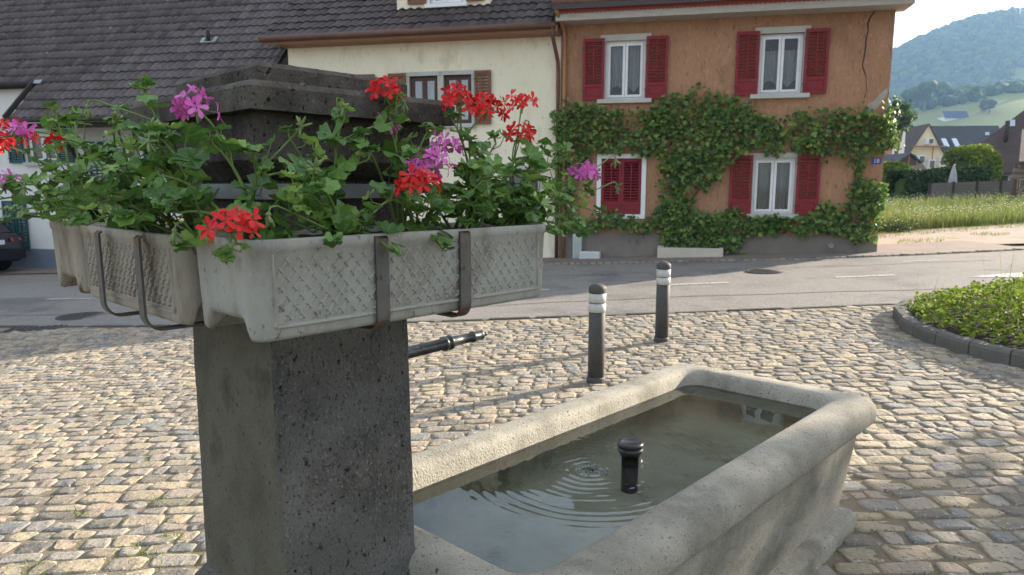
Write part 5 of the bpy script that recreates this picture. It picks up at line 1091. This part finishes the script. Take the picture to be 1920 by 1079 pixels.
V, F = leaves(pts, [(random.gauss(0, .6), random.gauss(-.3, .6), 1) for _ in pts], 0.06); fast_mesh('low_shrub', V, F, M['hedge'], label='low dark shrub at the edge of the meadow', cat='shrub')
def hedge(name, label, a, b, thick, h, nleaf, lsize, material, lump=0.3, group=None):
    t = empty(name, ((a[0] + b[0]) / 2, (a[1] + b[1]) / 2, gz(a[0])), label, 'hedge' if 'hedge' in name else 'bush', group); a, b = np.array(a, float), np.array(b, float); d = b - a; L = np.linalg.norm(d); d /= L; q = np.array([-d[1], d[0]])
    def hh(x): return h * (1 + lump * noise.noise(Vector((x * 0.8, h, 5))))
    m = MB(); rings = []
    for x in np.linspace(min(0.45, L * 0.28), L - min(0.45, L * 0.28), 24):
        c = a + d * x; z = gz(c[0]); H_ = hh(x) * 0.8
        rings.append([(c[0] + q[0] * o * thick * 0.33, c[1] + q[1] * o * thick * 0.33, z + zz) for o, zz in ((-1, -0.1), (-1, H_ * 0.8), (-0.6, H_), (0.6, H_), (1, H_ * 0.8), (1, -0.1))])
    m.loft(rings, True, True, True).noise(0.12, 1.3).build('core', M['hedge'], t)
    pts, nr = [], []
    for k in range(nleaf):
        x = random.uniform(0, L); c = a + d * x; H_ = hh(x)
        if random.random() < 0.35: o, z, nn_ = random.uniform(-0.5, 0.5), H_ * random.uniform(0.92, 1.1), np.array([0, 0, 1.0])
        else: sd = random.choice((-1, -1, 1)); o, z, nn_ = sd * random.uniform(0.42, 0.55), H_ * random.uniform(0.0, 1.02), np.array([q[0] * sd, q[1] * sd, 0.3])
        pts.append((c[0] + q[0] * o * thick + random.gauss(0, 0.05), c[1] + q[1] * o * thick + random.gauss(0, 0.05), gz(c[0]) + z)); nr.append(nn_ + rnd3(0.5))
    V, F = leaves(pts, nr, RNG.uniform(lsize * 0.7, lsize * 1.3, len(pts))); fast_mesh('foliage', V, F, material, t, kind='stuff'); return t
h0, h1 = on_ground(1560, 377), on_ground(1848, 374)
hedge('hedge', 'dark clipped hedge with sunlit top behind the meadow', (h0[0] + 0.3, 38.6), (25.6, 39.6), 1.5, 1.55, 9500, 0.17, M['hedge'], 0.2)
hedge('round_bush', 'yellow-green bush rising over the hedge beside the barn', (at_depth(1792, 330, 41)[0], 41.0), (at_depth(1852, 330, 41)[0], 41.2), 2.2, 2.35, 5200, 0.17, M['bed'], 0.35)
hedge('round_bush', 'light green bush over the hedge beside the orange house corner', (at_depth(1640, 330, 40.5)[0], 40.5), (at_depth(1692, 330, 40.5)[0], 40.6), 1.8, 1.95, 4200, 0.16, M['bed'], 0.35)
# grey fence with posts and boards, closed parasol behind
fa, fb = at_depth(1742, 365, 36.6), at_depth(1965, 365, 35.6); fe = empty('board_fence', ((fa[0] + fb[0]) / 2, 36.1, 0.85), 'grey horizontal board fence at the back of the meadow', 'fence')
for k in range(6):
    p = fa + (fb - fa) * k / 5; zb = gz(p[0]); m = MB(); m.box((p[0], p[1], zb + 0.48), (0.05, 0, 0), (0, 0.05, 0), (0, 0, 0.56)); m.build('post', M['beam'], fe)
    if k < 5:
        p2 = fa + (fb - fa) * (k + 1) / 5
        for j in range(6):
            z = 0.08 + j * 0.155; m = MB(); m.bar((p[0] + 0.05, p[1], zb + z + 0.07), (p2[0] - 0.05, p2[1], gz(p2[0]) + z + 0.07), 0.03, 0.148); m.build('board', M['fence'], fe)
up_ = at_depth(1785, 352, 37.6); zg = gz(up_[0]); para = empty('closed_parasol', (up_[0], 37.6, zg), 'closed pale grey parasol standing behind the board fence', 'parasol')
m = MB(); m.tube([(up_[0], 37.6, zg - 0.1), (up_[0], 37.6, zg + 1.9)], 0.025, 8); m.build('pole', M['galv'], para, True)
m = MB(); m.loft([[(up_[0] + r * (1 + 0.25 * math.cos(a * 8)) * math.cos(a), 37.6 + r * (1 + 0.25 * math.cos(a * 8)) * math.sin(a), zg + z) for a in np.linspace(0, 2 * math.pi, 33)[:-1]] for r, z in ((0.17, 0.75), (0.185, 0.9), (0.16, 1.15), (0.11, 1.5), (0.05, 1.78), (0.015, 1.88))], True, True, True); m.build('canopy', M['parasol'], para, True)

# ------------------------------------------------------------------ houses behind the meadow
def roofed(name, label, c, wdt, dep, zb, ze, zr, rot, wm, rm, hip=0.0, over=0.4, group='houses behind the meadow'):
    t = empty(name, (c[0], c[1], zb), label, 'house', group); ca, sa_ = math.cos(rot), math.sin(rot)
    X = np.array([ca, sa_, 0]); Y = np.array([-sa_, ca, 0]); C = np.array([c[0], c[1], 0.0]); Q = lambda x, y, z: C + X * x + Y * y + ZZ * z
    m = MB(); a, b = wdt / 2, dep / 2      # ridge runs along X
    m.add([Q(-a, -b, zb), Q(a, -b, zb), Q(a, b, zb), Q(-a, b, zb), Q(-a, -b, ze), Q(a, -b, ze), Q(a, b, ze), Q(-a, b, ze)], [(0, 1, 5, 4), (1, 2, 6, 5), (2, 3, 7, 6), (3, 0, 4, 7)])
    if hip == 0: m.add([Q(-a, -b, ze), Q(-a, b, ze), Q(-a, 0, zr - 0.1), Q(a, -b, ze), Q(a, b, ze), Q(a, 0, zr - 0.1)], [(0, 2, 1), (3, 4, 5)])
    m.build('wall', wm, t)
    m = MB(); ao, bo = a + over * 0.7, b + over; zo = ze - over * (zr - ze) / b; rx = a + over * 0.7 - hip
    tops = [(Q(-ao, -bo, zo), Q(ao, -bo, zo), Q(rx, 0, zr), Q(-rx, 0, zr)), (Q(ao, bo, zo), Q(-ao, bo, zo), Q(-rx, 0, zr), Q(rx, 0, zr))]
    for A in tops: m.hexa([p - ZZ * 0.15 for p in A] + list(A))
    if hip:
        for s_ in (-1, 1): m.add([Q(s_ * ao, -bo, zo), Q(s_ * ao, bo, zo), Q(s_ * rx, 0, zr)], [(0, 1, 2)])
    m.build('roof', rm, t); return t, Q
def far_win(t, Q, x, y, z, w_, h_, ax='x', name='window'):
    d = 0.06
    m = MB(); hx = w_ / 2
    if ax == 'x': P = [Q(x - hx, y - d, z), Q(x + hx, y - d, z), Q(x + hx, y, z), Q(x - hx, y, z), Q(x - hx, y - d, z + h_), Q(x + hx, y - d, z + h_), Q(x + hx, y, z + h_), Q(x - hx, y, z + h_)]
    else: P = [Q(x, y - hx, z), Q(x + d, y - hx, z), Q(x + d, y + hx, z), Q(x, y + hx, z), Q(x, y - hx, z + h_), Q(x + d, y - hx, z + h_), Q(x + d, y + hx, z + h_), Q(x, y + hx, z + h_)]
    m.hexa(P); f = m.build(name, M['whiteframe'], t)
    m = MB(); k = 0.8
    if ax == 'x': P = [Q(x - hx * k, y - d - 0.01, z + h_ * .1), Q(x + hx * k, y - d - 0.01, z + h_ * .1), Q(x + hx * k, y - d - 0.01, z + h_ * .9), Q(x - hx * k, y - d - 0.01, z + h_ * .9)]
    else: P = [Q(x - 0.01, y - hx * k, z + h_ * .1), Q(x - 0.01, y + hx * k, z + h_ * .1), Q(x - 0.01, y + hx * k, z + h_ * .9), Q(x - 0.01, y - hx * k, z + h_ * .9)]
    m.add(P, [(0, 1, 2, 3)]); m.build('pane', M['farglass'], f)
ay = at_depth(1745, 232, 110.0)
# yellow gable faces the square: its ridge runs away from the viewer
t, Q = roofed('yellow_house', 'pale yellow gabled house behind the hedge', (ay[0] + 0.4, 115.0), 10.0, 7.4, -1.0, 4.6, ay[2], math.radians(90 - 8), M['yellow'], M['roof_brown'], 0, 0.55)
def qy(px, py): return at_depth(px, py, 109.6)
for (px_, py_, w_, h_) in ((1744, 260, 0.75, 0.85), (1727, 292, 0.9, 1.2), (1768, 294, 1.1, 1.4), (1746, 300, 0.9, 1.3)):
    p = at_depth(px_, py_, 109.2); m = MB(); m.box((p[0], 109.75 , p[2] - h_ / 2), (w_ / 2, 0, 0), (0, 0.9, 0), (0, 0, h_ / 2)); f = m.build('window', M['whiteframe'], t); m = MB(); m.box((p[0], 108.83, p[2] - h_ / 2), (w_ * 0.4, 0, 0), (0, 0.02, 0), (0, 0, h_ * 0.4)); m.build('pane', M['farglass'], f)
p = at_depth(1744, 275, 109.0); m = MB(); m.box((p[0], 109.2, p[2]), (2.3, 0, 0), (0, 0.7, 0), (0, 0, 0.07)); m.box((p[0] + 0.6, 109.2, p[2] - 2.2), (0.06, 0, 0), (0, 0.06, 0), (0, 0, 2.2)); m.build('balcony_canopy', M['brownwood'], t)
c = at_depth(1716, 238, 118.0); roofed('brown_roof_house', 'house with dark brown roof adjoining the yellow gable', (c[0] + 0.2, 124.0), 9.5, 9.0, -1, 5.5, c[2], math.radians(3), M['yellow'], M['roof_brown'])
c = at_depth(1812, 233, 128.0); t, Q = roofed('slate_roof_house', 'long house with plain slate-blue roof and two small skylights', (c[0] + 1.5, 134.0), 15.0, 12.0, -1, 5.0, c[2] + 0.2, math.radians(-4), M['yellow'], M['roof_slate'])
for px_ in (1778, 1798):
    p = at_depth(px_, 268, 129.5); m = MB(); m.box((p[0], p[1] + 1.0, p[2]), (0.45, 0, 0), (0, 0.7, 0.75), (0, -0.12, 0.10)); m.build('skylight', M['skylight'], t)
c = at_depth(1668, 250, 84.0); t, Q = roofed('red_roof_house', 'house with orange-red tiled roof beside a white chimney', (c[0] - 1.4, 89.0), 6.6, 8.0, -1, 3.8, c[2] + 0.2, math.radians(0), M['stonewall'], M['roof_red'])
p = at_depth(1684, 283, 78.0); tp = at_depth(1684, 243, 78.0); ck = empty('white_chimney', (p[0], 78.0, p[2] - 1), 'tall white chimney with pointed top beside the red roof', 'chimney')
m = MB(); m.box((p[0], 78.0, (p[2] + tp[2]) / 2 - 1.0), (0.42, 0, 0), (0, 0.42, 0), (0, 0, (tp[2] - p[2]) / 2 + 1.0)); m.build('shaft', M['whitewall'], ck)
m = MB(); m.loft([[(p[0] + a * r, 78.0 + b * r, tp[2] + z) for a, b in ((-1, -1), (1, -1), (1, 1), (-1, 1))] for r, z in ((0.5, 0.001), (0.5, 0.1), (0.12, 0.25), (0.04, 0.55))], True, True, True); m.build('cap', M['whitewall'], ck)
# slate dormer house
c = at_depth(1700, 286, 62.0); t, Q = roofed('dormer_house', 'low house with grey roof and a wooden-framed gabled dormer', (c[0] + 0.1, 65.5), 4.6, 6.6, -0.5, 2.2, c[2], math.radians(2), M['stonewall'], M['roof_grey'], 0, 0.5)
dc = at_depth(1706, 312, 61.0); m = MB()
A = [(dc[0] - 1.05, 61.0, dc[2] + 0.35), (dc[0] + 0.0, 61.0, dc[2] + 1.12), (dc[0] + 0.0, 65.0, dc[2] + 1.12), (dc[0] - 1.05, 65.0, dc[2] + 0.35)]; B = [(dc[0] + 1.05, 61.0, dc[2] + 0.35), (dc[0], 61.0, dc[2] + 1.12), (dc[0], 65.0, dc[2] + 1.12), (dc[0] + 1.05, 65.0, dc[2] + 0.35)]
m.hexa([tuple(np.array(p) - ZZ * 0.1) for p in A] + A); m.hexa([tuple(np.array(p) - ZZ * 0.1) for p in B] + B); dmr = m.build('dormer', M['roof_slate'], t)
m = MB()
for x_, h_ in ((-0.72, 0.5), (0.0, 1.0), (0.72, 0.5)): m.box((dc[0] + x_, 61.3, dc[2] + h_ / 2), (0.06, 0, 0), (0, 0.06, 0), (0, 0, h_ / 2))
m.box((dc[0], 61.3, dc[2]), (0.8, 0, 0), (0, 0.07, 0), (0, 0, 0.06)); m.build('timber_frame', M['brownwood'], dmr)
for s_ in (-1, 1):
    m = MB(); m.add([(dc[0] + s_ * 0.08, 61.32, dc[2] + 0.05), (dc[0] + s_ * 0.66, 61.32, dc[2] + 0.05), (dc[0] + s_ * 0.66, 61.32, dc[2] + 0.48), (dc[0] + s_ * 0.08, 61.32, dc[2] + 0.92)], [(0, 1, 2, 3)]); m.build('pane', M['farglass'], dmr)
# barn at the far side with hipped roof
e0_, e1_ = at_depth(1766, 320, 46.0), at_depth(1893, 196, 50.0)
br = -math.radians(31.5); bX = np.array([math.cos(br), math.sin(br), 0]); bY = np.array([-math.sin(br), math.cos(br), 0]); BO = 5.05
bc = np.array([e0_[0], e0_[1], 0]) + bX * 7.5 + bY * BO; BR = e1_[2] + 0.3
bt, Q = roofed('hipped_barn', 'old barn with big brown hipped roof, skylight strips and brick chimney', (bc[0], bc[1]), 14.4, 9.2, -0.2, 2.95, BR, br, M['stonewall'], M['roof_brown'], 5.2, 0.45)
def on_barn(x, y, off=0.06):
    zo = 2.95 - 0.45 * (BR - 2.95) / 4.6; sl = (BR - zo) / BO; n_ = -bY * sl + ZZ; n_ /= np.linalg.norm(n_); return on_plane(x, y, bc - bY * BO + ZZ * zo + n_ * off, n_), n_
for (px_, py_, w_, h_) in ((1818, 310, 0.28, 0.7), (1833, 308, 0.28, 0.8), (1846, 307, 0.28, 0.8), (1857, 305, 0.3, 0.9), (1851, 252, 0.22, 0.3), (1897, 232, 0.35, 0.6)):
    p, n_ = on_barn(px_, py_); sl = np.cross(n_, bX); m = MB(); m.box(p, bX * w_ / 2, sl * h_ / 2, n_ * 0.05); m.build('skylight', M['skylight'], bt)
p, n_ = on_barn(1886, 262); m = MB(); m.tube([p - ZZ * 0.3, p + ZZ * 1.15], 0.13, 10); m.build('flue', M['beam'], bt, True)
p = bc - bX * 1.9; m = MB(); m.box(p + ZZ * (BR + 0.1), bX * 0.38, bY * 0.38, ZZ * 0.85); ck = m.build('chimney', M['stonewall'], bt)
m = MB(); m.box(p + ZZ * (BR + 1.0), bX * 0.45, bY * 0.45, ZZ * 0.05); m.build('cap', M['plinth'], ck)
for x_ in (-4.2, -2.9): far_win(bt, Q, x_, -4.6, 1.5, 0.6, 0.9)
# log shelter at the edge of the view
sh0 = at_depth(1897, 385, 31.0); zg = gz(sh0[0]); sl_ = empty('log_shelter', (sh0[0] + 1.2, 31.5, zg), 'rustic open wood shelter with tiled roof beside the meadow', 'shelter')
for x_, y_ in ((0.0, 31.0), (2.6, 31.0), (2.2, 34.0), (4.8, 34.0)):
    m = MB(); m.tube([(sh0[0] + x_, y_, zg - 0.1), (sh0[0] + x_ + 0.04, y_, zg + 0.9), (sh0[0] + x_, y_, zg + 1.75)], [0.12, 0.10, 0.11], 8); m.build('post', M['bark'], sl_, True)
m = MB(); m.bar((sh0[0] - 0.1, 30.95, zg + 0.1), (sh0[0] + 0.75, 30.95, zg + 1.25), 0.08, 0.08); m.build('brace', M['log'], sl_)
m = MB(); A = [np.array(q) for q in ((sh0[0] - 0.45, 30.2, zg + 1.85), (sh0[0] + 3.2, 30.2, zg + 1.85), (sh0[0] + 5.0, 34.6, zg + 3.5), (sh0[0] + 2.6, 34.6, zg + 3.5))]; m.hexa([p - ZZ * 0.14 for p in A] + A); m.build('roof', M['roof_brown'], sl_)
for k, (x_, z_, r, yaw, lab) in enumerate([(-0.35, 1.2, 0.14, 0.12, 'thick grey log jutting lowest from the wood shelter'), (-0.25, 1.46, 0.13, -0.18, 'curved grey log resting in the middle of the shelter stack'), (-0.05, 1.66, 0.11, 0.3, 'slim grey log on top of the shelter stack'), (0.4, 1.02, 0.12, 0.0, 'short grey log beneath the others in the shelter')]):
    a = np.array([sh0[0] + x_, 30.7, zg + z_]); m = MB(); m.tube([a, a + [0.9, 0.1 + yaw * 0.3, 0.10 + yaw * 0.25], a + [1.9, 0.2, 0.18 + yaw * 0.5], a + [3.0, 0.3, 0.2 + yaw * 0.6]], [r * 0.85, r, r * 1.05, r], 10); m.noise(0.02, 3).build('log', M['log'], label=lab, cat='log', group='logs in the wood shelter', smooth=True)

# ------------------------------------------------------------------ far hill: wood, trees, farm building, mast
ico_V, ico_F = None, None
import bmesh
bm = bmesh.new(); bmesh.ops.create_icosphere(bm, subdivisions=2, radius=1.0); bm.verts.ensure_lookup_table(); ico_V = np.array([v.co[:] for v in bm.verts]); ico_F = np.array([[v.index for v in f.verts] for f in bm.faces]); bm.free()
def crowns(C, R):
    VV, FF = [], []
    for k, (c, r) in enumerate(zip(C, R)):
        jit = 1 + RNG.normal(0, 0.13, (len(ico_V), 1)); v = ico_V * jit * np.array([r, r, r * random.uniform(0.8, 1.15)]); VV.append(v + c); FF.append(ico_F + k * len(ico_V))
    return np.concatenate(VV), np.concatenate(FF)
C, R = [], []
while len(C) < 5200:
    y = random.uniform(430, 1400); x = y * random.uniform(0.44, 0.80); h = hill_z(x, y)
    far = y > 760
    f = noise.noise(Vector((x * 0.012, y * 0.012, 8)))
    if not far and f < 0.32: continue
    if far and y < 900 and f < -0.15: continue
    r = random.uniform(4.0, 8.0) if far else random.uniform(2.2, 4.5)
    C.append((x, y, h + r * 0.5)); R.append(r)
V, F = crowns(C, R); fast_mesh('forest', V, F, M['forest'], label='hazy wood covering the round hill', cat='forest', kind='stuff', smooth=False)
def hit_hill(x, y):
    d = ray(x, y); t = 250.0
    while t < 2200:
        p = _O + d * t
        if p[2] < hill_z(p[0], p[1]): return p
        t += 4
    return _O + d * 900
for k, (px_, py_, r, lab) in enumerate([(1733, 200, 9, 'tall round tree on the lower hill meadow behind the roofs'), (1765, 178, 6, 'small leaning tree at the wood edge above the hill meadow'), (1826, 184, 5, 'small round tree on the hill meadow near the middle'), (1845, 202, 4, 'pair-standing small tree low on the hill meadow'), (1855, 203, 4, 'little tree beside the barn ridge on the hill meadow'), (1712, 190, 8, 'bushy hazy tree left of the hill meadow')]):
    p = hit_hill(px_, py_ + 10); t = empty('hill_tree', p, lab, 'tree', 'single trees on the hill meadow'); CC, RR = [], []
    for j in range(9): CC.append(p + np.array([random.gauss(0, r * 0.4), random.gauss(0, r * 0.4), r * random.uniform(0.6, 2.0)])); RR.append(r * random.uniform(0.35, 0.6))
    V, F = crowns(CC, RR); fast_mesh('crown', V, F, M['forest'], t, kind='stuff'); m = MB(); m.tube([p - ZZ * 2, p + ZZ * r], r * 0.08, 6); m.build('trunk', M['bark'], t)
p = hit_hill(1795, 226); sc_ = p[1] / F_PX; t = empty('hill_farm', p, 'long farm building with blue solar roof on the hillside', 'building')
wd_ = 22 * sc_; hz = 8 * sc_
m = MB(); m.box((p[0], p[1] + 5, p[2] + hz * 0.25), (wd_, 0, 0), (0, 4, 0), (0, 0, hz * 0.5)); m.build('wall', M['whitewall'], t)
m = MB(); A = [np.array(q) for q in ((p[0] - wd_ * 1.02, p[1] + 0.4, p[2] + hz * 0.6), (p[0] + wd_ * 1.02, p[1] + 0.4, p[2] + hz * 0.6), (p[0] + wd_ * 1.02, p[1] + 4, p[2] + hz * 2.2), (p[0] - wd_ * 1.02, p[1] + 4, p[2] + hz * 2.2))]; m.hexa([q - ZZ * 0.3 for q in A] + A); m.build('solar_roof', M['solar'], t)
p = hit_hill(1910, 45); p = np.array([p[0], p[1], hill_z(p[0], p[1])]); t = empty('radio_mast', p, 'thin radio mast on top of the wooded hill', 'mast')
m = MB(); m.tube([p, p + ZZ * 30], [0.7, 0.3], 6); m.build('pole', M['galv'], t)

# ------------------------------------------------------------------ haze over the valley
m = MB(); m.box((0, 0, 148.0), (1750, 0, 0), (0, 1750, 0), (0, 0, 151.5)); hz_ = m.build('haze', None, kind='stuff'); tag(hz_, 'thin bluish evening haze filling the valley air', 'haze')
hm = bpy.data.materials.new('haze_air'); hm.use_nodes = True; hn = hm.node_tree; hn.nodes.clear(); ho = hn.nodes.new('ShaderNodeOutputMaterial'); hv = hn.nodes.new('ShaderNodeVolumePrincipled')
hv.inputs['Color'].default_value = (0.36, 0.62, 1.0, 1); hv.inputs['Density'].default_value = 0.00019; hv.inputs['Anisotropy'].default_value = 0.3
hn.links.new(hv.outputs[0], ho.inputs['Volume']); hz_.data.materials.append(hm)
